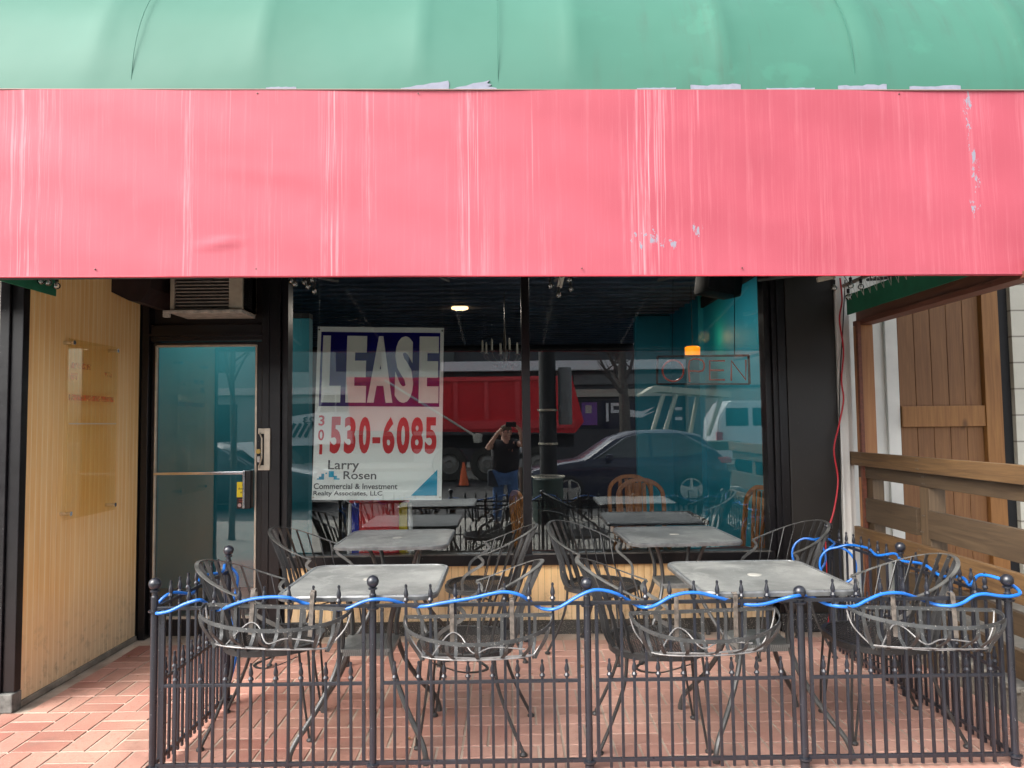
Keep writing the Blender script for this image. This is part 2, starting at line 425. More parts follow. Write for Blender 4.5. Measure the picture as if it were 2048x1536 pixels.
# ================================================================== STOREFRONT BUILDING
B = empty('storefront_building', (0, YF, 0), 'dark framed shop front with teal interior behind the metal chairs', 'building')
def bp(mb, name, mat, parent=B, smooth=False):                       # mesh given in world coordinates, part of the building
    o = mb.build(name, mat, parent, smooth)
    q = parent; off = Vector((0, 0, 0))
    while q is not None: off += q.location; q = q.parent
    o.location = -off
    return o
# bulkhead panel below the window with board grooves
bk = MB(); x = -1.63
while x < 1.88:
    bk.b2(x, min(x+.0465, 1.885), YF, YF+.10, .09, .485, .0015); x += .048
bp(bk, 'bulkhead_panel', M['board'])
bp(MB().b2(-1.66, 1.90, YF+.012, YF+.1, .08, .487), 'wall', M['int_dark'])
bp(MB().b2(-1.70, 1.90, YF-.025, YF+.1, -.01, .09, .006), 'base_trim', paint('dusty_black_base', (.035, .032, .028), .7, .5, 9, speck=((.3, .27, .22), .62)))
# window
win = bp(MB().b2(-1.66, 1.90, YF-.045, YF+.10, .487, .565, .006).b2(-1.66, 1.90, YF-.02, YF+.08, 2.72, 2.80)
         .b2(.095, .155, YF-.03, YF+.10, .565, 2.72, .004).b2(-1.655, -1.61, YF-.02, YF+.10, .565, 2.72, .004).b2(1.875, 1.92, YF-.02, YF+.10, .565, 2.72, .004), 'window', M['frame'])
bp(MB().b2(-1.6, .09, YF-.052, YF-.03, .563, .572).b2(.16, 1.87, YF-.052, YF-.03, .563, .572), 'sill_strip', paint('grey_sill', (.10, .095, .085), .5, .4, 20))
for x0, x1 in ((-1.61, .095), (.155, 1.875)): bp(MB().b2(x0, x1, YF+.030, YF+.036, .566, 2.719), 'pane', M['glass'], win)
# pillars
bp(MB().b2(1.921, 2.02, YF-.05, YF+.15, .0, 2.9, .004).b2(1.955, 1.975, YF-.065, YF-.05, .0, 2.9), 'frame_post', M['frame'])
bp(MB().b2(2.021, 2.378, YF-.06, YF+.15, .13, 2.9, .006), 'pillar', M['dark_side'])
bp(MB().b2(1.925, 2.382, YF-.075, YF+.15, 0, .129, .01), 'pillar_base', paint('scuffed_black_base', (.015, .015, .016), .6, .4, 8, speck=((.5, .48, .42), .64)))
bp(MB().b2(2.383, 2.397, YF-.08, YF+.15, 0, 2.9).b2(2.398, 2.455, YF-.06, YF+.15, 0, 2.7, .008).b2(2.456, 2.505, YF-.02, YF+.15, 0, 2.7, .006), 'corner_trim', M['white'])
# upper wall, roof
bp(MB().b2(-2.9, 2.6, YF-.01, YF+.3, 2.901, 6.2), 'upper_wall', paint('painted_brick', (.30, .27, .23), .8, .2, 3))
bp(MB().b2(-4.8, 2.6, YF-.05, 14.2, 6.2, 6.4), 'roof', M['black'])
# door surround
bp(MB().b2(-2.655, -2.605, YF-.06, YF+.1, 0, 2.9, .005).b2(-1.79, -1.656, YF-.05, YF+.12, 0, 2.9, .005).b2(-1.745, -1.735, YF-.06, YF-.05, .1, 2.5)
   .b2(-2.604, -1.791, YF-.04, YF+.1, 2.13, 2.25, .005).b2(-2.604, -1.791, YF-.055, YF-.04, 2.165, 2.185), 'door_frame', M['frame'])
bp(MB().b2(-2.9, -1.657, YF+.02, YF+.12, 2.251, 2.9), 'transom_panel', paint('very_dark_brown_panel', (.012, .007, .006), .45, .3))
door = bp(MB().b2(-2.60, -1.80, YF-.02, YF+.03, .02, .135, .004).b2(-2.60, -2.575, YF-.02, YF+.03, .136, 2.125, .003).b2(-1.835, -1.795, YF-.02, YF+.03, .136, 2.125, .003).b2(-2.574, -1.836, YF-.02, YF+.03, 2.105, 2.125), 'door', M['frame'])
bp(MB().b2(-2.574, -1.836, YF, YF+.006, .136, 2.104), 'pane', M['door_glass'], door)
bp(MB().b2(-2.574, -2.564, YF-.026, YF-.001, .136, 2.10, .002).b2(-1.846, -1.832, YF-.028, YF-.001, .136, 2.10, .002).b2(-2.563, -1.847, YF-.024, YF-.001, 2.09, 2.104).b2(-2.563, -1.847, YF-.024, YF-.001, .136, .152), 'glazing_bead', M['alu'], door)
bp(MB().b2(-2.563, -1.90, YF-.05, YF-.02, 1.163, 1.182, .003), 'push_bar', M['chrome'], door)
hm = MB().b2(-1.905, -1.889, YF-.10, YF-.03, .925, 1.19, .002)
bp(hm, 'handle', M['chrome'], door)
bp(MB().b2(-1.888, -1.848, YF-.098, YF-.03, .925, 1.19, .004), 'handle_guard', M['frame'], door)
lk = MB().b2(-1.765, -1.722, YF-.068, YF-.05, 1.19, 1.49, .003).b2(-1.81, -1.765, YF-.062, YF-.05, 1.45, 1.49, .003).b2(-1.81, -1.765, YF-.062, YF-.05, 1.19, 1.225, .003)
lk.tube([(-1.795, YF-.072, 1.46), (-1.775, YF-.085, 1.42), (-1.775, YF-.085, 1.28), (-1.80, YF-.072, 1.21)], .006)
bp(lk, 'lock_plate', M['alu'], door)
lc = MB(); lc.lathe((-1.814, YF-.035, 1.325), [(.001, -.012), (.017, -.012), (.017, .01), (.001, .01)], 14, 'Y')
bp(lc, 'lock_cylinder', flat('brass', (.55, .38, .12), .3, metal=.8), door)
lc2 = MB().b2(-1.824, -1.804, YF-.04, YF-.02, 1.245, 1.29, .008); bp(lc2, 'lock_guard', M['white'], door)
# left return wall, yellow beadboard
lw = MB(); y = 4.02
while y < YF-.06:
    lw.b2(XL-.05, XL, y, min(y+.0465, YF-.062), .035, 2.9, .0015); y += .048
bp(lw, 'side_panel', M['board'])
bp(MB().b2(XL-.3, XL-.012, 4.02, YF+.1, 0, 2.9), 'side_wall', M['int_dark'])
bp(MB().b2(XL-.06, XL+.012, 4.02, YF-.06, 0, .034, .006), 'side_base', paint('dirty_concrete_foot', (.22, .19, .15), .85, .4, 10))
bp(MB().b2(XL-.055, XL+.010, 3.965, 4.019, .10, 3.4, .004).b2(XL-.11, XL-.056, 3.95, 4.019, .10, 3.4, .004), 'corner_post', M['frame'])
bp(MB().b2(XL-.20, XL-.111, 3.97, 4.05, .10, 3.4), 'corner_strip', M['alu'])
bp(MB().b2(XL-.22, XL+.016, 3.94, 4.018, 0, .099, .006), 'post_foot', paint('stained_foot', (.11, .11, .10), .7, .6, 18))
# interior shell
ceil = MB(); ceil.b2(-4.7, 2.25, YF+.13, 13, 2.92, 2.96)
bp(ceil, 'ceiling', paint('dark_tin_ceiling', (.10, .115, .17), .35, .3, 3))
cg = MB()
for k in range(28): cg.b2(-3.6, 2.2, 5.6+.26*k, 5.6+.26*k+.035, 2.895, 2.919, .004)
bp(cg, 'ceiling_ribs', paint('tin_ceiling_ribs', (.14, .155, .21), .3, .3, 3))
bp(MB().b2(-4.7, 2.4, YF+.13, 13, -.12, -.02), 'interior_floor', M['int_floor'])
bp(MB().b2(-4.7, 2.4, 13, 13.1, -.02, 2.92), 'back_wall', M['int_dark'])
bp(MB().b2(-4.72, -4.62, YF+.15, 13, -.02, 2.92).b2(-4.7, XL-.02, YF+.13, YF+.2, -.02, 2.92), 'interior_wall', M['teal'])
bp(MB().b2(2.20, 2.32, YF+.155, 8.1, -.02, 2.92).b2(2.14, 2.32, 8.1, 9.6, -.02, 2.92), 'interior_wall', M['teal'])
bp(MB().b2(1.67, 2.14, 9.5, 9.6, -.02, 2.92), 'interior_wall', M['teal'])
bp(MB().b2(2.17, 2.199, YF+.16, 8.09, 2.78, 2.90), 'cornice', M['black'])
bp(MB().b2(-4.6, -1.93, 7.0, 7.12, -.02, 2.55), 'partition_wall', M['teal_dark'])
bp(MB().b2(-4.6, -1.93, 6.99, 7.13, 2.551, 2.60), 'partition_cap', M['black'])

# dark shroud over the AC (brown drape against the side wall)
dr = MB(); rng = [(0, 2.9), (.06, 2.55), (.13, 2.44), (.22, 2.40), (.30, 2.36)]
pts = []
dr.prism([(XL+.001, 2.42), (XL+.12, 2.36), (XL+.20, 2.35), (XL+.26, 2.45), (XL+.30, 2.9), (XL+.001, 2.9)], 4.85, YF-.065)
bp(dr, 'ceiling_soffit_piece', paint('dark_red_brown_cloth', (.018, .007, .006), .8, .4, 8))

# ================================================================== AIR CONDITIONER
A = empty('air_conditioner', (-2.06, YF-.2, 2.3), 'beige window air conditioner unit above the glass door', 'air conditioner')
def ap(mb, name, mat, par, smooth=False):
    o = mb.build(name, mat, par, smooth); o.location = -par.location if par.parent is None else (0, 0, 0); return o
ap(MB().b2(-2.335, -2.305, 4.98, YF-.045, 2.31, 2.72, .004).b2(-1.93, -1.835, 4.98, YF-.045, 2.31, 2.72, .004).b2(-2.335, -1.835, 5.0, YF-.045, 2.315, 2.72), 'housing', M['ac'], A)
g = MB()
for k in range(17): g.box((-2.118, 4.988, 2.325+.0235*k), (.372, .018, .009), Matrix.Rotation(.5, 3, 'X'))
ap(g, 'grille', paint('grille_slats', (.13, .115, .10), .5, .3, 20), A)
ap(MB().b2(-2.303, -1.932, 4.996, 4.999, 2.315, 2.72), 'coil', paint('dark_coil', (.03, .025, .02), .7), A)
sv = MB()
for k in range(22):
    for j in range(2): sv.box((-1.8345, 5.04+.09*j, 2.34+.016*k), (.004, .07, .006))
ap(sv, 'side_vent', M['black'], A)
br_ = MB().b2(-2.37, -1.83, 4.95, 4.985, 2.288, 2.309, .003).b2(-2.37, -2.33, 4.95, 4.985, 2.262, 2.287, .003).b2(-2.33, -1.84, 4.985, YF-.05, 2.29, 2.309)
ap(br_, 'support_bracket', paint('weathered_pale_bracket', (.40, .38, .34), .5, .4, 20), A)

# ================================================================== ACRYLIC PLATE ON SIDE WALL
P_ = empty('wall_sign_plate', (XL+.05, 4.5, 1.5), 'faded yellowish clear acrylic plate on standoffs on the yellow wall', 'sign')
ap(MB().b2(XL+.042, XL+.048, 4.32, 4.86, .965, 2.045, .001), 'plate', M['acrylic'], P_)
def ghost():
    m = NT('faded_red_print'); a = m.ramp(m.noise(26, detail=6, rough=.7), .42, .62)
    m.set(color=(.72, .17, .06), rough=.6, alpha=m.math('MULTIPLY', a, .75)); return m.m
gm = ghost()
for z0, z1, y0, y1 in ((1.87, 1.905, 4.36, 4.56), (1.84, 1.87, 4.72, 4.80), (1.80, 1.84, 4.35, 4.42), (1.675, 1.71, 4.34, 4.83)):
    ap(MB().b2(XL+.0395, XL+.0415, y0, y1, z0, z1), 'faded_print', gm, P_)
fadeband = flat('faded_pale_band', (.62, .55, .44), .6)
ap(MB().b2(XL+.0495, XL+.0505, 4.33, 4.85, 1.53, 1.537), 'tape', fadeband, P_)
for y_, z_ in ((4.345, 2.02), (4.83, 2.02), (4.345, 1.0), (4.83, 1.0)):
    so = MB(); so.lathe((XL+.03, y_, z_), [(.001, -.03), (.011, -.03), (.011, .028), (.014, .028), (.014, .036), (.001, .036)], 12, 'X')
    ap(so, 'standoff', M['chrome'], P_, True)

# ================================================================== AWNING
AW = empty('shop_awning', (0, 3.5, 2.2), 'barrel awning with faded green top and faded pink red front', 'awning')
VY = 3.5
M['dark_backing'] = paint('added_dark_backing', (.007, .008, .014), .9, .2, 3)  # dark inner faces added to keep red bounce out of the glass reflection
def vz0(x): return 2.222-.0090*x
def vz1(x): return 3.147-.0113*x
XA0, XA1 = -3.55, 3.55
ribs = [-3.55, -2.85, -2.05, -1.235, -.43, .345, 1.10, 1.83, 2.62, 3.55]
v = MB(); NX, NZ = 280, 44; gr = []
def fold(x, z): return -.010*math.exp(-((x+1.40)/.10)**2-((z-2.395-.12*(x+1.4))/.016)**2) - .004*math.exp(-((x+1.2)/.3)**2-((z-2.62+.1*x)/.05)**2) + .004*math.sin(x*.9+1)*math.sin(z*3.2)
for i in range(NX+1):
    x = XA0+(XA1-XA0)*i/NX
    gr.append([v.bm.verts.new((x, VY + .006*math.sin(x*2.1+j*.055) + .0025*math.sin(j*.36+x*5) + fold(x, vz0(x)+.925*j/NZ), vz0(x)+(vz1(x)-vz0(x))*j/NZ)) for j in range(NZ+1)])
for i in range(NX):
    for j in range(NZ): v.bm.faces.new((gr[i][j], gr[i+1][j], gr[i+1][j+1], gr[i][j+1]))
vo = ap(v, 'valance', M['dark_backing'], AW, True); vo.data.materials.append(M['valance'])
md = vo.modifiers.new('solid', 'SOLIDIFY'); md.thickness = .004; md.offset = -1; md.use_rim = False; md.material_offset = 1
hem = MB(); hem.tube([(x_, VY-.001, vz0(x_)-.001) for x_ in (XA0, 0, XA1)], .0045); ap(hem, 'valance_hem', flat('dark_red_hem', (.40, .03, .05), .6), AW, True)
pip = MB(); pip.tube([(x_, VY-.005, vz1(x_)+.002) for x_ in (XA0, 0, XA1)], .0035); ap(pip, 'piping', flat('grey_brown_piping', (.20, .13, .11), .6), AW, True)
# canopy: quarter ellipse, cloth sags between the ribs
cn = MB(); NX, NT_ = 168, 26; gr = []
for i in range(NX+1):
    x = XA0+(XA1-XA0)*i/NX
    for a, b in zip(ribs, ribs[1:]):
        if a-1e-6 <= x <= b+1e-6:
            tt = (x-a)/(b-a); break
    sag = .034*(math.sin(PI*min(max(tt, 0), 1))**.55)
    col = []
    for j in range(NT_+1):
        t = PI/2*j/NT_
        
        s_ = sag*min(1, j/4)
        yy = VY+1.76-(1.76-s_)*math.cos(t); zz = vz1(x)+.004+(1.30-s_)*math.sin(t)
        col.append(cn.bm.verts.new((x, yy, zz)))
    gr.append(col)
for i in range(NX):
    for j in range(NT_): cn.bm.faces.new((gr[i][j], gr[i+1][j], gr[i+1][j+1], gr[i][j+1]))
co = ap(cn, 'canopy', M['canopy'], AW, True); co.data.materials.append(M['dark_backing'])
md = co.modifiers.new('solid', 'SOLIDIFY'); md.thickness = .004; md.offset = -1; md.use_rim = False; md.material_offset = 1
sm = flat('dark_seam_thread', (.02, .11, .075), .7)
for x in (-1.852, -.036, 1.74):
    q = MB(); q.tube([(x, VY+1.76-1.752*math.cos(t)-.0015, vz1(x)+.004+1.30*math.sin(t)) for t in [PI/2*k/30 for k in range(31)]], .0022, 5)
    ap(q, 'seam', sm, AW)
fr = MB()
for x in ribs:
    fr.tube([(x, VY+1.76-1.73*math.cos(t), vz1(x)+1.26*math.sin(t)) for t in [PI/2*k/14 for k in range(15)]], .012, 8)
    fr.tube([(x, VY+.03, vz0(x)+.06), (x, VY+.03, vz1(x))], .012, 8); fr.tube([(x, VY+.03, vz0(x)+.06), (x, YF-.08, vz0(x)+.32)], .012, 8)
for z in (.03, .93): fr.tube([(XA0, VY+.03, 2.222+z), (XA1, VY+.03, 2.2+z)], .014, 8)
ap(fr, 'frame', paint('dull_tube', (.045, .045, .045), .6, .3, 10), AW, True)
# painted-over patches along the top of the valance
pm = paint('lilac_white_primer', (.19, .20, .25), .8, .12, 30)
def wob(u0, u1, h):
    n = 12; return [(u0, 0)] + [(u0+(u1-u0)*k/n, h*(.72+random.uniform(-.16, .16)+.25*k/n)) for k in range(n+1)] + [(u1, 0)]
for pl2 in (wob(530, 592, .012), [(806, 0), (806, .005), (825, .010), (838, .019), (852, .021), (870, .031), (884, .033), (903, .043), (905, .030), (904, 0)],
            [(912, 0), (922, .010), (940, .017), (955, .030), (975, .036), (988, .045), (982, .030), (992, .022), (984, .014), (1002, .006), (1002, 0)],
            wob(1290, 1370, .009), wob(1400, 1503, .027), wob(1556, 1655, .009), wob(1703, 1803, .026), wob(1850, 1955, .022)):
    q = MB(); q.prism([((u_-1020)*VY/1450, vz1((u_-1020)*VY/1450)+.007+h_) for u_, h_ in pl2], VY-.0012, VY+.006); ap(q, 'paint_patch', pm, AW)
for k in range(-4, 6):
    for zf, dz in ((vz0, .035), (vz1, -.018)):
        x_ = -.43+.79*k+.06*math.sin(k*3.1); q = MB(); q.lathe((x_, VY-.006, zf(x_)+dz), [(.001, -.002), (.004, -.001), (.004, .003), (.001, .004)], 8, 'Y'); ap(q, 'snap_button', flat('snap', (.08, .02, .02), .4), AW)
# side curtains of the barrel and green side valances with lacing
for sx, y1, nm in ((-1, 4.12, ''), (1, 5.22, '')):
    X = 2.465*sx if sx > 0 else -2.585
    q = MB(); zb = 2.26
    q.b2(X-.004, X+.004, VY+.02, y1, zb, zb+.145, .002); ap(q, 'side_valance', M['green_fabric'], AW)
    q = MB(); poly = [(VY+.02, 2.62)] + [(VY+1.68-1.60*math.cos(t), vz1(X)+1.15*math.sin(t)) for t in [PI/2*k/12 for k in range(13)]] + [(5.2, 2.62)]
    a = [q.bm.verts.new((X, py, pz)) for py, pz in poly]; b = [q.bm.verts.new((X+.006*sx, py, pz)) for py, pz in poly]
    q.bm.faces.new(a); q.bm.faces.new(b[::-1])
    for k in range(len(a)): q.bm.faces.new((a[k], b[k], b[(k+1) % len(a)], a[(k+1) % len(a)]))
    ap(q, 'side_curtain', M['green_fabric'], AW)
    q = MB(); q.tube([(X-.02*sx, VY+.03, zb+.235), (X-.02*sx, y1, zb+.215)], .015, 8); ap(q, 'side_rail', paint('tan_side_rail', (.13, .11, .09), .5), AW, True)
    q = MB(); yy = VY+.06; pts = []
    while yy < y1-.02: pts += [(X-.03*sx, yy, zb+.22), (X-.008*sx, yy+.045, zb+.10)]; yy += .09
    q.tube(pts, .0022, 5); ap(q, 'lacing_cord', paint('pale_lacing', (.42, .40, .35), .7), AW)

# ================================================================== STRING LIGHTS
def bulbs(px, y, rope, label):
    q = at_y(px[0][0], px[0][1], y)
    r = empty('string_light', q, label, 'string light', 'clear bulb string lights under the awning edge')
    cb = MB()
    for i, (u, v_) in enumerate(px):
        p = at_y(u, v_, y)-q; p.y += random.uniform(-.03, .03)
        g = MB(); R = .019
        g.lathe(p, [(.002, -R*1.02)]+[(R*math.cos(a), R*math.sin(a)) for a in [-1.2+.3*k for k in range(9)]]+[(.007, R*1.4), (.004, R*1.5)], 14)
        b = g.build('bulb', M['bulb'], r, True)
        g = MB(); g.tube([p+Vector((0, 0, -.006)), p+Vector((0.003, 0, .006))], .0016, 5); g.lathe(p, [(.003, .0), (.004, .01), (.003, .02)], 6)
        g.build('filament', M['strap'], b)
        g = MB(); g.lathe(p, [(.009, R*1.25), (.010, R*2.6), (.004, R*2.8)], 10); g.build('socket', M['black'], r, True)
        cb.tube(smoothpath([p+Vector((0, 0, R*2.7)), p+Vector((.01, .02, .10)), Vector((0, .03, .20))], 4), .002, 5)
    for k in range(rope): cb.tube(smoothpath([(-.25+.02*k, .03, .20+.01*k), (0, .03, .16-.012*k), (.25, .02, .19+.008*k)], 5), .003, 5)
    cb.build('cable', M['black'], r)
bulbs([(583, 562), (590, 568), (608, 564), (624, 560), (618, 574), (628, 582)], 4.55, 3, 'cluster of six clear bulbs above the left window pane')
bulbs([(1101, 570), (1117, 591), (1142, 577), (1138, 562)], 4.55, 2, 'cluster of four clear bulbs above the right window pane')
bulbs([(1666, 577), (1699, 572), (1699, 593), (1726, 572), (1748, 553)], 4.5, 2, 'clear bulbs hanging over the black pillar')
bulbs([(42, 562), (66, 564), (84, 563), (100, 566), (108, 570)], 3.95, 3, 'clear bulbs bunched at the end of the left green side valance')
q = MB(); a = at_y(1120, 566, 4.6); q.box(a+Vector((.01, 0, .03)), (.035, .03, .12), Matrix.Rotation(.25, 3, 'Y'), .004)
tag(q.build('wire_clip', paint('pale_clip', (.5, .47, .4), .6)), 'pale plastic clip holding the bulbs over the right window pane', 'clip')
q = MB(); a = at_y(1652, 556, 4.6); q.box(a, (.11, .04, .03), Matrix.Rotation(-.2, 3, 'Y'), .004)
tag(q.build('junction_box', paint('beige_box', (.4, .36, .28), .6)), 'small beige cable box above the black pillar', 'box')

# ================================================================== RED CORD AT PILLAR
cd = MB()
zp = [(1680, 556), (1684, 600), (1679, 640), (1687, 700), (1683, 760), (1687, 800), (1678, 850), (1668, 900), (1676, 960), (1668, 1020), (1656, 1062), (1652, 1100), (1656, 1160), (1660, 1215), (1655, 1255), (1646, 1275)]
pts = [at_y(u, v_, YF-.11 if v_ < 1000 else YF-.17) for u, v_ in zp]
cd.tube(smoothpath(pts, 5), .0062, 8)
tag(cd.build('extension_cord', M['red_cord'], None, True), 'red extension cord hanging down beside the black pillar', 'cord')
cc = empty('black_cable', at_y(1686, 600, YF-.1), 'thin black cable beside the red cord', 'cable')
q = MB(); o0 = cc.location; q.tube(smoothpath([at_y(u, v_, YF-.085)-o0 for u, v_ in ((1690, 560), (1686, 650), (1680, 760), (1679, 860), (1681, 960), (1680, 1060))], 5), .004, 6); q.build('wire', M['black'], cc)

# ================================================================== FENCE
def finial(mb, x, y, z, s=1.0):
    mb.lathe((x, y, z), [(.006, -.002), (.0115, .0), (.0125, .006), (.009, .012), (.0065, .016), (.0105, .026), (.0105, .034), (.006, .052), (.0045, .058), (.0065, .064), (.0055, .071), (.001, .074)], 8)
def fence_panel(run, p0, p1, zt, zb, npk, zm=.385):
    """p0,p1: world xy of the ends on this run's empty; built in coordinates local to the run"""
    a = Vector((p0[0], p0[1], 0))-run.location; b = Vector((p1[0], p1[1], 0))-run.location
    L = (b-a).length; d = (b-a)/L; ang = math.atan2(d.y, d.x)
    pn = bpy.data.objects.new('fence_panel', None)
    f = MB(); rot = Matrix.Rotation(ang, 3, 'Z')
    f.box((L/2, 0, zt[0]), (L, .013, .016), bevel=.002)
    f.box((L/2, 0, zm), (L-.05, .012, .014), bevel=.002); f.box((L/2, 0, zb), (L, .013, .017), bevel=.002)
    for x in (.028, L-.028): f.box((x, 0, (zt[0]+zb)/2), (.015, .0145, zt[0]-zb-.012), bevel=.002)
    o = f.build('fence_panel', M['iron'], run); o.location = a; o.rotation_euler = (0, 0, ang)
    bpy.data.objects.remove(pn)
    sp = (L-.056)/(npk+1)
    tall = MB(); tall.box((0, -.001, (zt[0]+.018+.015)/2), (.0125, .0115, zt[0]+.018-.015), bevel=.002); finial(tall, 0, -.001, zt[0]+.017)
    sh = MB(); sh.box((0, -.001, (zm+.02+.015)/2), (.0125, .0115, zm+.02-.015), bevel=.002); finial(sh, 0, -.001, zm+.019)
    T = tall.build('picket', M['iron'], o, True); Sh = sh.build('picket', M['iron'], o, True)
    for k in range(npk):
        src = Sh if k % 2 == 0 else T
        x = .028+sp*(k+1)
        if k < 2: c_ = src
        else:
            c_ = src.copy(); COL.objects.link(c_); c_.parent = o
        c_.location = (x, 0, 0); c_.rotation_euler = (0, random.uniform(-.004, .004), 0)
    return o
def fence_post(run, x, y, zball, fat=.0155):
    p = Vector((x, y, 0))-run.location
    m = MB(); m.lathe(p, [(.02, .0), (.02, .03), (fat, .032), (fat, zball-.055), (.011, zball-.05), (.011, zball-.03)], 14)
    m.lathe(p, [(.012, .70), (.026, .702), (.027, .708), (.012, .71)], 14); m.lathe(p, [(.012, .035), (.028, .037), (.028, .046), (.012, .048)], 14)
    o = m.build('fence_post', M['iron'], run, True)
    m = MB(); R = .027
    m.lathe(p+Vector((0, 0, zball)), [(.01, -R-.008), (.02, -R-.006), (.02, -R), (.012, -R+.002)]+[(R*math.cos(t), R*math.sin(t)) for t in [-1.1+.27*k for k in range(10)]]+[(.002, R)], 16)
    m.build('ball_finial', M['iron'], o, True)
FY = 3.215
fx = [-1.555, -.605, .33, 1.262, 2.175]
FR_ = empty('iron_fence', (fx[0], FY, 0), 'low black iron picket fence in front with the blue tube woven along it', 'fence')
zpost = [.822, .82, .80, .752, .79]
for x, zz in zip(fx, zpost): fence_post(FR_, x, FY, zz)
for k in range(4): fence_panel(FR_, (fx[k]+.012, FY), (fx[k+1]-.012, FY), (.716,), .048, 15)
FL_ = empty('iron_fence', (-1.55, FY+.05, 0), 'short black iron fence section along the left side, by the door', 'fence')
fence_post(FL_, -1.545, 4.02, .828); fence_panel(FL_, (-1.555, FY+.03), (-1.545, 4.0), (.716,), .05, 15)
FRt = empty('iron_fence', (2.17, FY+.05, 0), 'black iron fence along the right side, beside the wooden railing', 'fence')
fence_post(FRt, 2.14, 4.02, .80); fence_post(FRt, 2.10, 4.83, .80)
fence_panel(FRt, (2.172, FY+.03), (2.142, 4.0), (.706,), .05, 15); fence_panel(FRt, (2.138, 4.04), (2.102, 4.81), (.706,), .05, 15)

# blue tube woven over the pickets
hz = [(322, 1222, .03), (314, 1227, -.03), (340, 1222, -.03), (370, 1208, -.028), (398, 1200, -.02), (412, 1206, .02), (428, 1219, .022), (445, 1218, -.005), (470, 1208, -.022), (505, 1198, -.024), (545, 1194, -.024), (580, 1196, -.02),
      (604, 1205, .018), (640, 1214, .02), (668, 1219, .0), (695, 1217, -.024), (720, 1206, -.024), (745, 1199, -.035), (780, 1200, -.022), (808, 1208, .018), (830, 1213, .01), (855, 1212, -.02), (885, 1206, -.024), (940, 1197, -.024), (985, 1187, -.024), (1012, 1184, -.024),
      (1040, 1190, -.022), (1062, 1204, .018), (1082, 1216, .016), (1102, 1219, -.02), (1122, 1213, -.024), (1150, 1196, -.03), (1180, 1182, -.035), (1203, 1180, -.028), (1232, 1187, -.02), (1256, 1200, .02), (1274, 1211, .015), (1292, 1215, -.022), (1312, 1210, -.024), (1340, 1194, -.024), (1370, 1186, -.024), (1400, 1186, -.024),
      (1432, 1194, -.02), (1470, 1204, .018), (1500, 1210, -.01), (1530, 1208, -.024), (1562, 1199, -.026), (1592, 1192, -.035), (1618, 1192, .03), (1650, 1207, .02), (1680, 1213, -.02), (1710, 1212, -.024), (1735, 1200, -.024), (1765, 1188, -.024), (1800, 1186, -.022), (1832, 1195, .016), (1868, 1208, .018), (1900, 1212, -.02), (1925, 1206, -.024), (1948, 1192, -.024), (1970, 1188, -.024), (2000, 1192, -.03), (2026, 1192, -.03), (2040, 1184, -.005)]
pts = [at_y(u, v_, FY+d_) for u, v_, d_ in hz]
pts += [Vector((2.205, FY+.06, .775)), Vector((2.16, FY+.16, .78)), Vector((2.15, FY+.22, .72)), Vector((2.175, FY+.32, .735)), Vector((2.14, FY+.44, .72)), Vector((2.15, FY+.6, .745)), Vector((2.12, FY+.75, .735)), Vector((2.15, FY+.88, .75)), Vector((2.11, FY+1.0, .72)), Vector((2.13, FY+1.15, .735)), Vector((2.09, FY+1.3, .73))]
def coil(c, R, n=1.05, ph=.5): return [Vector(c)+Vector((R*math.cos(ph+2*PI*n*k/12), .03*math.sin(k*.6), R*1.1*math.sin(ph+2*PI*n*k/12))) for k in range(13)]
pts += coil((2.03, 4.55, .60), .10, 1.05, 1.6) + [Vector((2.08, 4.7, .71)), Vector((2.09, 4.86, .72))] + coil((1.97, 4.84, .61), .10, 1.1, 1.2)
hz2 = MB(); hz2.tube(smoothpath(pts, 5), .0074, 10)
tag(hz2.build('blue_tube', M['blue_hose'], None, True), 'bright blue plastic tube woven along the top of the iron fence', 'tube')
q = MB(); q.tube(smoothpath([(-1.57, FY+.02, .67), (-1.60, FY+.10, .70), (-1.56, FY+.16, .745), (-1.52, FY+.28, .715), (-1.56, FY+.42, .705), (-1.58, FY+.55, .74), (-1.53, FY+.68, .735), (-1.56, FY+.8, .75), (-1.50, FY+.82, .68), (-1.52, FY+.80, .5), (-1.50, FY+.82, .3), (-1.53, FY+.80, .12)], 6), .0074, 10)
tag(q.build('blue_tube', M['blue_hose'], None, True), 'shorter blue tube wound along the left fence section and down its back post', 'tube')

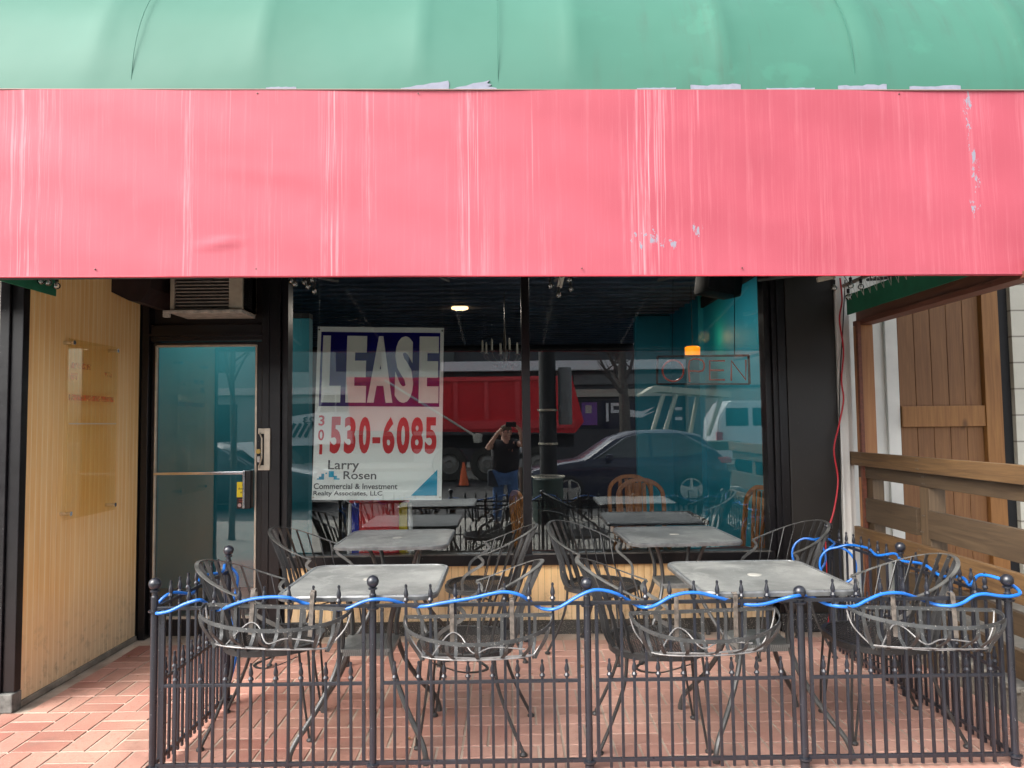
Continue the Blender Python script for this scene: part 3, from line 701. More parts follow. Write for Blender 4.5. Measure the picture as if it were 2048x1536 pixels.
# ================================================================== TABLES
def rounded(hw, hd, r, n=6):
    out = []
    for cx, cy, a0 in ((hw-r, hd-r, 0), (-hw+r, hd-r, PI/2), (-hw+r, -hd+r, PI), (hw-r, -hd+r, 3*PI/2)):
        for k in range(n+1): a = a0+PI/2*k/n; out.append((cx+r*math.cos(a), cy+r*math.sin(a)))
    return out
def slab(m, poly, z0, z1):
    a = [m.bm.verts.new((x, y, z0)) for x, y in poly]; b = [m.bm.verts.new((x, y, z1)) for x, y in poly]
    m.bm.faces.new(b); m.bm.faces.new(a[::-1]); n = len(a)
    for k in range(n): m.bm.faces.new((a[k], a[(k+1) % n], b[(k+1) % n], b[k]))
def make_table(label):
    T = empty('patio_table', (0, 0, 0), label, 'table', 'square grey metal patio tables')
    m = MB(); slab(m, rounded(.345, .345, .07), .742, .750); m.build('tabletop', M['table'], T)
    m = MB(); ring = [(x, y, .742) for x, y in rounded(.350, .350, .075)]
    m.sweep(ring, [(-.010, -.013), (.010, -.013), (.012, .004), (.006, .0115), (-.006, .0105), (-.010, .004)], up=(0, 0, 1), closed=True)
    m.build('rim', paint('table_rim', (.15, .155, .155), .3, .3, 20, metal=.4) if 'rimm' not in M else M['rimm'], T, True)
    m = MB(); m.lathe((0, 0, .749), [(.001, -.002), (.034, -.002), (.034, .003), (.025, .005), (.001, .005)], 18); m.build('umbrella_plug', M['umb'], T, True)
    m = MB(); slab(m, rounded(.13, .13, .03), .438, .452); slab(m, rounded(.125, .125, .03), .42, .437); m.build('lower_shelf', M['table'], T)
    for sx in (1, -1):
        for sy in (1, -1):
            m = MB(); q = .7071
            path = [(.27, .735), (.215, .70), (.175, .62), (.15, .52), (.155, .44), (.19, .34), (.255, .235), (.325, .15), (.38, .09), (.405, .04), (.408, .0)]
            pp = smoothpath([(sx*r_*q*1.05, sy*r_*q*1.05, z) for r_, z in path], 4)
            m.tube(pp, .0125, 8); m.lathe((sx*.408*q*1.05, sy*.408*q*1.05, 0), [(.016, 0), (.017, .01), (.014, .03)], 10)
            m.build('leg', M['leg'], T, True)
    m = MB()
    for sx in (1, -1): m.tube([(sx*.2, -.2, .728), (sx*.2, .2, .728)], .009, 6)
    for sy in (1, -1): m.tube([(-.2, sy*.2, .728), (.2, sy*.2, .728)], .009, 6)
    m.build('under_frame', M['leg'], T)
    return T
M['umb'] = flat('pale_plug', (.32, .31, .28), .4); M['leg'] = paint('dark_table_leg', (.05, .05, .048), .32, .3, 12, spec=.6)
T0 = make_table('grey square metal table at the front left, its pale round plug behind the ball finial')
T0.location = (-.69, 3.60, 0)
dup(T0, (1.19, 3.585, 0), .02, 'grey square metal table at the front right, nearest the wooden railing')
dup(T0, (-.755, 4.90, 0), .0, 'grey square metal table below the blue LEASE banner')
dup(T0, (1.095, 4.90, 0), .03, 'grey square metal table against the window below the OPEN sign')

# ================================================================== CHAIRS
def make_chair():
    C = empty('metal_armchair', (0, 0, 0), 'x', 'chair', 'black metal barrel armchairs')
    def seatpt(a, r=1.0):                                            # rounded seat outline, front = +X
        x = .225*math.cos(a); y = .235*math.sin(a); k = 1+.10*abs(math.sin(2*a)); return (x*k*r, y*k*r)
    m = MB(); m.sweep([seatpt(2*PI*k/36)+(.437,) for k in range(36)], [(-.004, -.017), (.004, -.017), (.004, .008), (-.004, .008)], up=(0, 0, 1), closed=True)
    m.sweep([seatpt(2*PI*k/36, .985)+(.446,) for k in range(36)], [(-.010, -.003), (.010, -.003), (.010, .003), (-.010, .003)], up=(0, 0, 1), closed=True)
    m.build('seat_rim', M['chair_metal'], C, True)
    m = MB(); sp = .0155
    for dr_ in (1, -1):
        k = -.36
        while k < .36:
            # line x - dr*y = k ; sample inside outline
            P = []
            for t in range(-44, 45):
                tt = t*.008; x = k/2+tt; y = dr_*(tt-k/2)
                a = math.atan2(y/.235, x/.225); sx, sy = seatpt(a, .985)
                if x*x+y*y < sx*sx+sy*sy: P.append((x, y, .444-.012*max(0, 1-(x*x+y*y)/.05)+(.0012 if dr_ > 0 else -.0012)))
            if len(P) > 2:
                P = [P[0], P[len(P)//3], P[2*len(P)//3], P[-1]] if len(P) > 8 else [P[0], P[-1]]
                m.strap(P, .0042, .0022, (0, 0, 1))
            k += sp*1.42
    m.build('seat_mesh', M['chair_metal'], C)
    def hoop(a):                                                     # a in [-1,1] around the back
        th = a*1.80; x = -.075-.30*math.cos(th); y = .275*math.sin(th) if abs(th) < PI/2 else math.copysign(.275, th)
        back = max(0, math.cos(th*.80))
        return Vector((x, y, .665+.165*back**1.4))
    m = MB(); hp = [hoop(-1+2*k/40) for k in range(41)]
    m.strap(hp, .0185, .005, (0, 0, 1)); m.build('back_hoop', M['chair_rim'], C, True)
    for k in range(13):
        a = -.86+1.72*k/12; top = hoop(a); th = a*1.80
        sa = PI-a*1.75; bx, by = seatpt(sa, .99)
        bot = Vector((bx, by, .445)); mid = (top*.45+bot*.55); rad = Vector((mid.x, mid.y, 0)).normalized()
        mid2 = bot*.82+top*.18+rad*.004
        m = MB(); tang = Vector((-(top.y+bot.y)/2, (top.x+bot.x)/2, 0)).normalized() if abs(top.y+bot.y)+abs(top.x+bot.x) > 0 else Vector((0, 1, 0))
        m.strap(smoothpath([top, mid-rad*.012, mid2, bot], 4), .0195, .0036, tang)
        m.build('back_slat', M['chair_metal'], C)
    for s in (1, -1):
        e = hoop(s*1.0); sx, sy = seatpt(s*1.15, 1.0)
        m = MB(); m.strap(smoothpath([e, e+Vector((-.025, s*-.005, -.05)), Vector((sx-.01, sy*1.08, .54)), Vector((sx, sy, .44))], 5), .018, .005, (0, s, 0))
        m.build('arm_support', M['chair_rim'], C); sx, sy = seatpt(s*.78, 1.0)
        m = MB()                                                     # front leg: two rods meeting at the foot
        for dx in (-.022, .022): m.tube([(sx-.01+dx, sy*.94, .43), (sx+.012+dx*.8, sy*1.0, .2), (sx+.028+dx*.25, sy*1.04, .012)], .0062, 7)
        m.lathe((sx+.028, sy*1.04, 0), [(.018, 0), (.019, .008), (.011, .016)], 10); m.build('leg', M['chair_metal'], C, True)
        rx, ry = seatpt(s*2.3, .95)
        m = MB()
        m.tube(smoothpath([(rx, ry, .43), (rx-.015, ry*1.03, .30), (rx-.07, ry*1.10, .15), (rx-.135, ry*1.22, .012)], 5), .0085, 8)
        m.lathe((rx-.135, ry*1.22, 0), [(.018, 0), (.019, .008), (.011, .016)], 10); m.build('leg', M['chair_metal'], C, True)
    m = MB(); m.strap(smoothpath([(.14, -.20, .40), (.0, -.12, .33), (-.10, 0, .31), (.0, .12, .33), (.14, .20, .40)], 6), .016, .004, (0, 0, 1)); m.build('brace', M['chair_metal'], C)
    return C
C0 = make_chair()
spots = [(-1.19, 3.72, 6, 'metal armchair at the left end of the front fence, between side fence and table'),
         (-.22, 3.62, 174, 'metal armchair right of the front left table, behind the second wire planter'),
         (-1.21, 4.84, -6, 'metal armchair just right of the glass door, half hidden by the front left table'),
         (-.20, 4.88, 178, 'metal armchair in front of the black window mullion, right of the table under the banner'),
         (.60, 4.83, -36, 'metal armchair left of the table under the OPEN sign, back toward the mullion'),
         (1.72, 4.84, 188, 'metal armchair in front of the black frame post beside the pillar'),
         (.70, 3.58, -4, 'metal armchair left of the front right table, behind the third wire planter'),
         (1.79, 3.62, 178, 'metal armchair right of the front right table, against the right hand fence')]
for i, (x, y, a, lb) in enumerate(spots):
    if i == 0: C0.location = (x, y, 0); C0.rotation_euler = (0, 0, math.radians(a)); C0['label'] = lb
    else: dup(C0, (x, y, 0), math.radians(a), lb)

# ================================================================== WIRE PLANTERS
def make_planter():
    R = empty('wall_planter', (0, 0, 0), 'x', 'planter', 'half round wire planters hung on the fence')
    W2, D, Hh = .32, .215, .165
    m = MB(); m.strap([(-W2, 0, 0), (0, 0, 0), (W2, 0, 0)], .016, .004, (0, 1, 0)); 
    arc = [(-W2*math.cos(t), -D*math.sin(t)**.75, -.055*math.sin(t)) for t in [PI*k/28 for k in range(29)]]
    m.strap(arc, .016, .004, lambda i: (math.cos(PI*i/28)*-1, -math.sin(PI*i/28), .05))
    m.build('rim', M['iron_worn'], R, True)
    m = MB(); m.strap([(-W2*.74, -.05, -Hh+.01), (0, -.055, -Hh), (W2*.74, -.05, -Hh+.01)], .014, .004, (0, 0, 1))
    loop = [(-W2*.76*math.cos(t), -.05-.07*math.sin(t), -Hh+.016) for t in [PI*k/16 for k in range(17)]]
    m.tube(loop, .0035, 6); m.tube(smoothpath([(-W2, 0, 0), (-W2*.93, -.01, -.08), (-W2*.74, -.04, -Hh+.01)], 5), .0035, 6); m.tube(smoothpath([(W2, 0, 0), (W2*.93, -.01, -.08), (W2*.74, -.04, -Hh+.01)], 5), .0035, 6)
    m.build('base_band', M['strap'], R)
    for k in range(7):
        t = PI*(k+1.0)/8; x = -W2*math.cos(t); y = -D*math.sin(t)**.75; z = -.055*math.sin(t)
        m = MB(); P = smoothpath([(x, y, z), (x*.97, y*.92-.004, z-.045), (x*.86, y*.62, -Hh+.03), (x*.80, -.06, -Hh), (x*.80, -.015, -Hh+.03), (x*.82, .0, -.10), (x*.83, .0, -.002)], 4)
        m.strap(P, .015, .003, lambda i, P=P: Vector((0, (P[min(i+1, len(P)-1)]-P[max(i-1, 0)]).z, -(P[min(i+1, len(P)-1)]-P[max(i-1, 0)]).y)) if True else (0, 1, 0))
        m.build('rib', M['iron_worn'], R, True)
    for x in (-.115, .145):
        m = MB(); m.strap(smoothpath([(x, -.003, -.12), (x, -.003, -.01), (x, -.004, .05), (x, .0, .068), (x, .016, .072), (x, .028, .06), (x, .030, .035)], 4), .019, .003, lambda i: (0, 1, .01) if i < 9 else (0, .6, .8))
        m.build('hanging_strap', M['rust'], R)
    m = MB(); m.tube(smoothpath([(-.20, -.05, -.155), (-.13, -.01, -.075), (-.08, -.01, -.08), (-.02, -.06, -.14), (.06, -.05, -.12), (.20, -.05, -.13)], 5), .0032, 6); m.build('loose_wire', M['strap'], R)
    return R
M['rust'] = paint('rusty_strap', (.095, .08, .066), .6, .6, 45)
PL0 = make_planter()
pl = [(558, 1213, 2.2, -.05, 'left wire planter on the front fence, tilting down at its right end'), (957, 1231, -.2, .02, 'second wire planter from the left, hanging below the blue tube'),
      (1404, 1221, -.8, .06, 'third wire planter from the left, its front bar rising to the right'), (1838, 1216, 1.8, -.12, 'right wire planter on the front fence, in front of the chair by the railing')]
for i, (u, v_, rl_, rx, lb) in enumerate(pl):
    p = at_y(u, v_, FY-.012); o = PL0 if i == 0 else dup(PL0, label=lb)
    o['label'] = lb; o.location = p+Vector((0, -.006, 0)); o.rotation_euler = (rx*1.2, math.radians(rl_), (-.03, .0, .03, -.02)[i])

# ================================================================== LEASE BANNER
BY = YF+.055
c4 = [at_y(636, 653, BY), at_y(888, 656, BY), at_y(883, 1000, BY), at_y(623, 1000, BY)]
BN = empty('lease_banner', c4[3], 'white and blue LEASE banner hanging inside the left window pane', 'banner')
def bmap(dy):
    def f(s, t):
        p = (c4[0]*(1-s)+c4[1]*s)*(1-t)+(c4[3]*(1-s)+c4[2]*s)*t
        return Vector((p.x, p.y+dy+.006*math.sin(s*5+t*2), p.z))-c4[3]
    return f
def sheet(poly, dy, name, mat, n=1):
    m = MB(); f = bmap(dy); m.bm.faces.new([m.bm.verts.new(f(s, t)) for s, t in poly]); return m.build(name, mat, BN)
m = MB(); f = bmap(0); f2 = bmap(.002); g = [[m.bm.verts.new(f(i/12, j/12)) for j in range(13)] for i in range(13)]
for i in range(12):
    for j in range(12): m.bm.faces.new((g[i][j], g[i+1][j], g[i+1][j+1], g[i][j+1]))
bo = m.build('banner_sheet', flat('banner_vinyl', (.86, .88, .82), .35), BN); md = bo.modifiers.new('s', 'SOLIDIFY'); md.thickness = .0015; md.offset = 1
def gridsheet(s0, s1, t0, t1, dy, name, mat):
    m = MB(); f = bmap(dy); g = [[m.bm.verts.new(f(s0+(s1-s0)*i/10, t0+(t1-t0)*j/6)) for j in range(7)] for i in range(11)]
    for i in range(10):
        for j in range(6): m.bm.faces.new((g[i][j], g[i+1][j], g[i+1][j+1], g[i][j+1]))
    return m.build(name, mat, BN)
def band_mat():
    m = NT('blue_print_reflection_tint'); x, y, z = m.xyz()
    m.set(color=m.mix(m.ramp(z, .78, 1.18), (.035, .004, .12), (.002, .002, .14)), rough=.35, spec=.15); return m.m  # red truck's reflection painted in as purple toward the lower edge of the blue
gridsheet(.028, .972, .03, .462, -.0022, 'blue_band', band_mat())
prt = flat('banner_white_letter', (.80, .82, .74), .35); red = flat('banner_red', (.62, .012, .015), .35); blk = flat('banner_black', (.02, .02, .02), .4); cy = flat('banner_cyan', (.0, .33, .50), .35)
m = MB()
for ch, s0, s1 in (('L', .045, .195), ('E', .235, .395), ('A', .405, .605), ('S', .62, .765), ('E', .81, .965)): add_text(m, ch, s0, s1, .052, .44, bmap(-.0034), .055)
m.build('lettering', prt, BN)
m = MB()
for ch, s0, s1 in (('5', .125, .21), ('3', .235, .325), ('0', .35, .44), ('6', .535, .63), ('0', .645, .745), ('8', .755, .85), ('5', .865, .955)): add_text(m, ch, s0, s1, .522, .735, bmap(-.0034), .045)
add_text(m, '-', .457, .518, .64, .675, bmap(-.0034), .03)
for ch, t0, t1 in (('3', .515, .575), ('0', .597, .66), ('1', .682, .74)): add_text(m, ch, .032 if ch != '1' else .045, .078 if ch != '1' else .068, t0, t1, bmap(-.0034), .02)
m.build('lettering', red, BN)
m = MB(); add_text(m, 'Larry', .118, .36, .772, .842, bmap(-.0034), .012); add_text(m, 'Rosen', .24, .495, .835, .882, bmap(-.0034), .012)
add_text(m, 'Commercial & Investment', .012, .66, .905, .938, bmap(-.0034), .015); add_text(m, 'Realty Associates, LLC', .012, .545, .948, .982, bmap(-.0034), .015)
m.build('lettering', blk, BN)
m = MB(); f = bmap(-.0034)
for poly in (((.765, .975), (.965, .975), (.965, .825)), ((.035, .884), (.09, .884), (.09, .85), (.068, .85), (.068, .866), (.05, .866), (.05, .877), (.035, .877)),
             ((.125, .835), (.165, .835), (.165, .862), (.19, .862), (.19, .876), (.212, .876), (.212, .884), (.165, .884), (.165, .870), (.125, .870)), ((.10, .846), (.112, .843), (.112, .851), (.10, .853))):
    m.bm.faces.new([m.bm.verts.new(f(s, t)) for s, t in poly])
m.build('logo', cy, BN)
for s, t in ((.012, .018), (.988, .018), (.012, .985), (.988, .985)):
    m = MB(); p = bmap(-.004)(s, t); m.lathe(p, [(.001, -.001), (.007, -.001), (.007, .001), (.001, .001)], 10, 'Y'); g_ = m.build('grommet', M['black'] if t < .5 else M['alu'], BN)
m = MB()
for s in (.012, .988): p = bmap(-.002)(s, .01); m.tube([p, p+Vector((0, 0, .62))], .0012, 4)
m.build('hanging_line', flat('fishing_line', (.2, .2, .2), .4), BN)

# small decals in the window edge and the door notice
wy = YF+.0265
def decal(u0, v0, u1, v1, y, col, name, label, cat='sticker', txt=None, tc=(.02, .02, .02), par=None):
    a = at_y(u0, v0, y); b = at_y(u1, v1, y)
    e = empty(name, ((a.x+b.x)/2, y, b.z), label, cat)
    m = MB(); m.b2(a.x-e.location.x, b.x-e.location.x, -.001, 0, 0, a.z-b.z); m.build('sheet', flat(name+'_print', col, .5), e)
    if txt:
        m = MB()
        for t, s0, s1, t0, t1 in txt: add_text(m, t, s0, s1, t0, t1, lambda s, q: Vector(((a.x-e.location.x)+(b.x-a.x)*s, -.0018, (a.z-b.z)*(1-q))), .01)
        m.build('print', flat('print_'+name, tc, .5), e)
    return e, a, b
decal(561, 783, 571, 835, wy, (.12, .14, .13), 'hours_decal', 'small grey hours decal on the left edge of the window')
decal(562, 858, 575, 888, wy, (.42, .40, .33), 'licence_decal', 'small pale decal stacked below the hours decal')
e, a, b = decal(474, 964, 502, 994, YF-.0045, (.80, .68, .02), 'door_notice', 'yellow and black notice on the door glass beside the handle', 'notice',
      [('Please', .38, .92, .12, .28), ("don't pro", .10, 1.0, .36, .54), ('alcohol', .25, .85, .60, .74), ('items', .42, .80, .80, .92)])
q = MB(); q.b2(a.x-e.location.x, b.x-e.location.x, -.001, 0, -.083, -.001); q.build('black_panel', flat('notice_black', (.02, .008, .008), .5), e)
q = MB(); q.lathe((-.03, -.002, -.058), [(.001, -.001), (.013, -.001), (.013, .0), (.001, .0)], 16, 'Y'); q.build('round_mark', flat('notice_mark', (.5, .35, .33), .5), e)
for k in range(2):
    q = MB(); q.b2(-.036, .045, -.002, -.0012, -.022-.014*k, -.016-.014*k); q.build('text_bar', flat('notice_red_%d' % k, (.25, .03, .02), .5), e)
# ================================================================== THINGS INSIDE THE SHOP
ON = empty('open_sign', at_y(1405, 745, YF+.22), 'unlit red neon OPEN sign hanging in the window', 'sign')
o0 = ON.location; yy = YF+.22
def L_(u, v_, dy=0): return at_y(u, v_, yy)-o0+Vector((0, dy, 0))
m = MB(); m.sweep([L_(1315, 713), L_(1497, 711)], [(-.008, -.008), (.008, -.008), (.008, .008), (-.008, .008)], up=(0, 0, 1)); m.sweep([L_(1315, 713), L_(1314, 768)], [(-.008, -.008), (.008, -.008), (.008, .008), (-.008, .008)], up=(0, 1, 0)); m.sweep([L_(1497, 711), L_(1499, 768)], [(-.008, -.008), (.008, -.008), (.008, .008), (-.008, .008)], up=(0, 1, 0)); m.sweep([L_(1314, 768), L_(1499, 768)], [(-.006, -.006), (.006, -.006), (.006, .006), (-.006, .006)], up=(0, 0, 1))
m.build('frame', M['black'], ON)
neon = NT('unlit_red_neon_tube'); neon.set(color=(.50, .06, .035), rough=.25, coat=.5); neon = neon.m
def neonp(pxs, closed=False):
    m = MB(); m.tube(smoothpath([L_(u, v_, -.02) for u, v_ in pxs], 3, closed) if len(pxs) > 4 else [L_(u, v_, -.02) for u, v_ in pxs], .0078, 8, closed); m.build('letter_tube', neon, ON, True)
neonp([(1324+21*(1-math.cos(t)), 742+21*math.sin(t)) for t in [2*PI*k/14 for k in range(14)]], True)
neonp([(1378, 764), (1378, 722), (1404, 722), (1404, 742), (1379, 742)]); neonp([(1448, 722), (1418, 722), (1418, 760), (1448, 760)]); neonp([(1419, 741), (1446, 741)]); neonp([(1461, 762), (1461, 722), (1490, 760), (1490, 720)])
m = MB(); m.tube([L_(1345, 713), L_(1346, 560)], .002, 4); m.tube([L_(1469, 711), L_(1469, 555)], .003, 4); m.build('hanging_wire', M['black'], ON)
SP = empty('loudspeaker', at_y(1437, 580, 5.75), 'black loudspeaker hanging under the shop ceiling at the top right of the window', 'loudspeaker')
m = MB(); m.box((.0, 0, .05), (.30, .24, .20), Matrix.Rotation(.12, 3, 'Y') @ Matrix.Rotation(.3, 3, 'Z'), .03); m.build('cabinet', M['black'], SP, True)
m = MB(); m.box((-.01, -.13, .05), (.24, .01, .15), Matrix.Rotation(.12, 3, 'Y') @ Matrix.Rotation(.3, 3, 'Z'), .01); m.build('grille', M['int_dark'], SP)
m = MB(); m.tube([(0, 0, .12), (0, 0, .35)], .012); m.build('bracket', M['black'], SP)
# sconce that is lit
lp = at_y(1385, 703, 7.4)
LA = empty('wall_lamp', lp, 'small glowing orange lamp shade above the OPEN sign', 'lamp')
m = MB(); m.lathe((0, 0, 0), [(.02, -.05), (.075, -.045), (.078, .04), (.06, .052), (.02, .052)], 16); m.build('lamp_shade', emit_mat('lit_amber_shade', (1, .25, .006), .42), LA, True)
m = MB(); m.tube([(0, 0, .05), (0, 0, 2.9-lp.z)], .004, 5); m.build('cord', M['black'], LA)
pl_ = bpy.data.lights.new('lamp_glow', 'POINT'); pl_.energy = .35; pl_.color = (1, .6, .2); pl_.shadow_soft_size = .06
plo = bpy.data.objects.new('lamp_glow', pl_); COL.objects.link(plo); plo.location = (lp.x+.15, lp.y+.1, lp.z+.16)
dl = at_y(920, 661, 8.6)
m = MB(); m.lathe((dl.x, dl.y, 2.90), [(.001, 0), (.10, 0), (.10, -.02), (.085, -.024), (.001, -.02)], 18)
dlo = tag(m.build('ceiling_light', emit_mat('warm_downlight', (1, .62, .28), 1.2)), 'lit round ceiling light right of the LEASE banner top', 'light')
for lx, ly in ((dl.x, dl.y), (1.2, 6.6), (-2.9, 6.3)):               # first belongs to ceiling_light; other two are unseen fills added to brighten teal walls
    ll = bpy.data.lights.new('downlight_fill', 'AREA'); ll.shape = 'DISK'; ll.size = .16; ll.energy = 5 if lx > -2 else 4; ll.color = (1, .90, .78)
    lo = bpy.data.objects.new('downlight_fill', ll); COL.objects.link(lo); lo.location = (lx, ly, 2.86)
ch = at_y(1010, 715, 7.6)
CH = empty('chandelier', ch, 'dark candle arm chandelier hanging behind the left pane beside the mullion', 'chandelier')
dm = paint('dark_bronze', (.07, .06, .05), .35, .3, metal=.5)
m = MB(); m.lathe((0, 0, 0), [(.005, -.05), (.03, -.03), (.02, .0), (.035, .05), (.012, .1), (.02, .16), (.008, .3)], 12); m.tube([(0, 0, .28), (0, 0, 2.9-ch.z)], .006, 5); m.build('stem', dm, CH, True)
for k in range(8):
    a = 2*PI*k/8+.2; c_, s_ = math.cos(a), math.sin(a)
    m = MB(); m.tube(smoothpath([(0, 0, -.01), (.10*c_, .10*s_, -.05), (.2*c_, .2*s_, -.02), (.24*c_, .24*s_, .05)], 5), .006, 6); m.lathe((.24*c_, .24*s_, .05), [(.004, -.01), (.028, 0), (.028, .005), (.01, .01)], 10)
    ar = m.build('arm', dm, CH, True); m = MB(); m.lathe((.24*c_, .24*s_, .06), [(.011, 0), (.011, .10), (.004, .12)], 8); m.build('candle', flat('ivory_candle', (.4, .38, .32), .5), ar, True)
    m = MB(); m.lathe((.12*c_, .12*s_, -.09), [(.001, -.02), (.008, 0), (.001, .02)], 6); m.build('crystal', M['bulb'], ar)
# interior wooden chairs
def make_wchair():
    C = empty('wooden_chair', (0, 0, 0), 'x', 'chair', 'orange varnished wooden chairs inside the shop')
    m = MB(); slab(m, rounded(.21, .21, .06), .43, .455); m.build('seat_frame', M['orange_wood'], C)
    m = MB(); slab(m, rounded(.195, .195, .06), .456, .49); m.build('seat_cushion', M['maroon'], C)
    arch = [(-.19, -.20, .44), (-.23, -.215, .70), (-.25, -.20, .88), (-.26, -.10, .965), (-.262, 0, .98), (-.26, .10, .965), (-.25, .20, .88), (-.23, .215, .70), (-.19, .20, .44)]
    m = MB(); m.sweep(smoothpath(arch, 5), [(-.018, -.013), (.018, -.013), (.018, .013), (-.018, .013)], up=(1, 0, .1)); m.build('back_frame', M['orange_wood'], C, True)
    for y in (-.10, -.035, .035, .10):
        m = MB(); m.strap(smoothpath([(-.205, y*.8, .46), (-.235, y, .72), (-.255, y, .955)], 4), .035, .012, (1, 0, 0)); m.build('back_slat', M['orange_wood'], C, True)
    for sx in (1, -1):
        for sy in (1, -1): m = MB(); m.tube([(.17*sx, .17*sy, .44), (.2*sx, .19*sy, 0)], .018, 8, radii=[1, .75]); m.build('leg', M['orange_wood'], C, True)
    return C
WC = make_wchair()
for i, (u, v_, y, rz, lb) in enumerate([(1290, 960, 6.6, -90, 'wooden chair with arched back, nearer of the two overlapping behind the right pane'), (1272, 945, 7.1, -85, 'wooden chair half hidden behind another, farther of the overlapping pair'),
                                       (1468, 990, 5.85, -165, 'wooden chair at the right edge of the window beside the teal wall'), (1096, 1000, 5.8, 15, 'wooden chair seen edge on just right of the window mullion')]):
    p = at_y(u, v_, y); o = WC if i == 0 else dup(WC)
    o['label'] = lb; o.location = (p.x, y, -.02); o.rotation_euler = (0, 0, math.radians(rz))
# interior table
TI = empty('dining_table', (1.15, 6.0, -.02), 'dark dining table between the wooden chairs inside the shop', 'table')
m = MB(); slab(m, rounded(.40, .33, .03), .72, .75); m.build('tabletop', M['int_dark'], TI)
m = MB(); m.tube([(0, 0, .72), (0, 0, .03)], .035, 10); m.b2(-.25, .25, -.03, .03, 0, .03).b2(-.03, .03, -.25, .25, .0301, .05); m.build('pedestal', M['black'], TI)
# red/blue/yellow folding thing on white legs
ST = empty('folding_display_stand', at_y(760, 1110, 5.75), 'red, blue and yellow fabric stand on white legs below the LEASE banner', 'stand')
ST.location.z = -.02; o0 = Vector(ST.location)
zt = at_y(760, 1003, 5.75).z+.02; zb = at_y(760, 1065, 5.75).z+.02
for x0, x1, nm, col in ((-.22, -.163, 'blue_panel', (.01, .02, .30)), (-.162, .15, 'red_panel', (.55, .025, .03)), (.151, .215, 'yellow_panel', (.45, .33, .01))):
    q = MB(); q.b2(x0, x1, -.01, .02, .30, zt-.01, .006); q.build(nm, paint(nm+'_cloth', col, .7), ST)
q = MB(); q.b2(-.24, .23, -.012, .022, zt-.009, zt+.06, .008); q.build('top_bar', paint('red_cloth_top', (.55, .03, .04), .7), ST)
wl = flat('white_tube', (.75, .75, .72), .35)
for sx in (-1, 1):
    for dy in (-.04, .16):
        q = MB(); q.tube([(sx*.235, .0, zt-.02), (sx*.25, dy*1.3, 0)], .014, 8); q.build('leg', wl, ST, True)
# ================================================================== RIGHT NEIGHBOUR
NB = empty('neighbour_building', (3.4, 5.6, 0), 'white board wall with brown plank door beyond the wooden railing', 'building')
planks = wood('stained_cedar_planks', (.27, .128, .046), (.17, .072, .025), 2, .8)
trimw = wood('cedar_trim', (.34, .16, .045), (.22, .09, .025), 2, .8)
NY = 5.6
ap(MB().b2(2.62, 3.08, NY+.02, NY+.12, 0, 3.6).b2(2.98, 3.075, NY-.01, NY+.019, 0, 3.6, .004), 'wall', paint('white_board_wall', (.70, .69, .64), .6, .12, 3), NB)
pk = MB()
for k in range(5): pk.b2(3.082+.128*k, 3.082+.128*k+.124, NY, NY+.03, .02, 3.5, .003)
dN = ap(pk, 'door', planks, NB)
q = MB().b2(3.08, 3.72, NY-.03, NY-.001, 1.44, 1.60, .004).b2(3.722, 3.85, NY-.04, NY+.03, .0, 3.5, .004).b2(3.08, 3.72, NY-.03, NY-.001, .2, .35, .004); q = q.build('door_trim', trimw, dN)
ap(MB().b2(3.851, 3.96, NY+.02, NY+.1, 0, 3.6), 'dark_gap', M['black'], NB)
def block_mat():
    m = NT('painted_concrete_block'); x, y, z = m.xyz()
    l = m.math('LESS_THAN', m.math('ABSOLUTE', m.math('SUBTRACT', m.math('FRACT', m.math('DIVIDE', z, .203)), .5)), .03)
    c = m.mix(m.noise(5, detail=5), (.48, .46, .38), (.62, .60, .52)); c = m.mix(l, c, (.25, .23, .19))
    m.set(color=c, rough=.8); m.bump(m.noise(60), .4, .004); return m.m
ap(MB().b2(3.961, 4.13, NY-.02, NY+.1, 0, 3.6), 'block_wall', block_mat(), NB)
ap(MB().b2(4.131, 4.30, NY-.06, NY-.0, 0, 3.6, .02).b2(4.31, 9, NY-.02, NY+.1, 0, 3.6), 'pale_wall', paint('pale_grey_wall', (.42, .41, .37), .7, .15, 3), NB)
ap(MB().b2(2.56, 9, NY+.121, NY+4, 0, 3.7), 'back_mass', M['int_dark'], NB)
ap(MB().b2(2.601, 9, NY-.02, NY+4, 3.61, 4.2), 'parapet', M['ac'], NB)
# timber opening frame running toward the street
OF = empty('timber_frame', (2.64, 5.3, 0), 'reddish brown timber post and beam frame above the wooden railing', 'frame')
tw = wood('red_brown_timber', (.42, .20, .08), (.27, .115, .042), 2, .7); tb = wood('dark_red_beam', (.18, .055, .028), (.09, .028, .015), 1, .7)
ap(MB().b2(2.615, 2.72, 5.16, 5.24, 0, 2.18, .004), 'post', tw, OF)
ap(MB().b2(2.615, 2.72, 2.6, 5.239, 2.181, 2.215, .003).b2(2.64, 2.70, 2.6, 5.239, 2.216, 2.29), 'beam', tb, OF)
ap(MB().b2(2.59, 2.614, 5.12, 5.15, 0, 2.2), 'edge_strip', tb, OF)
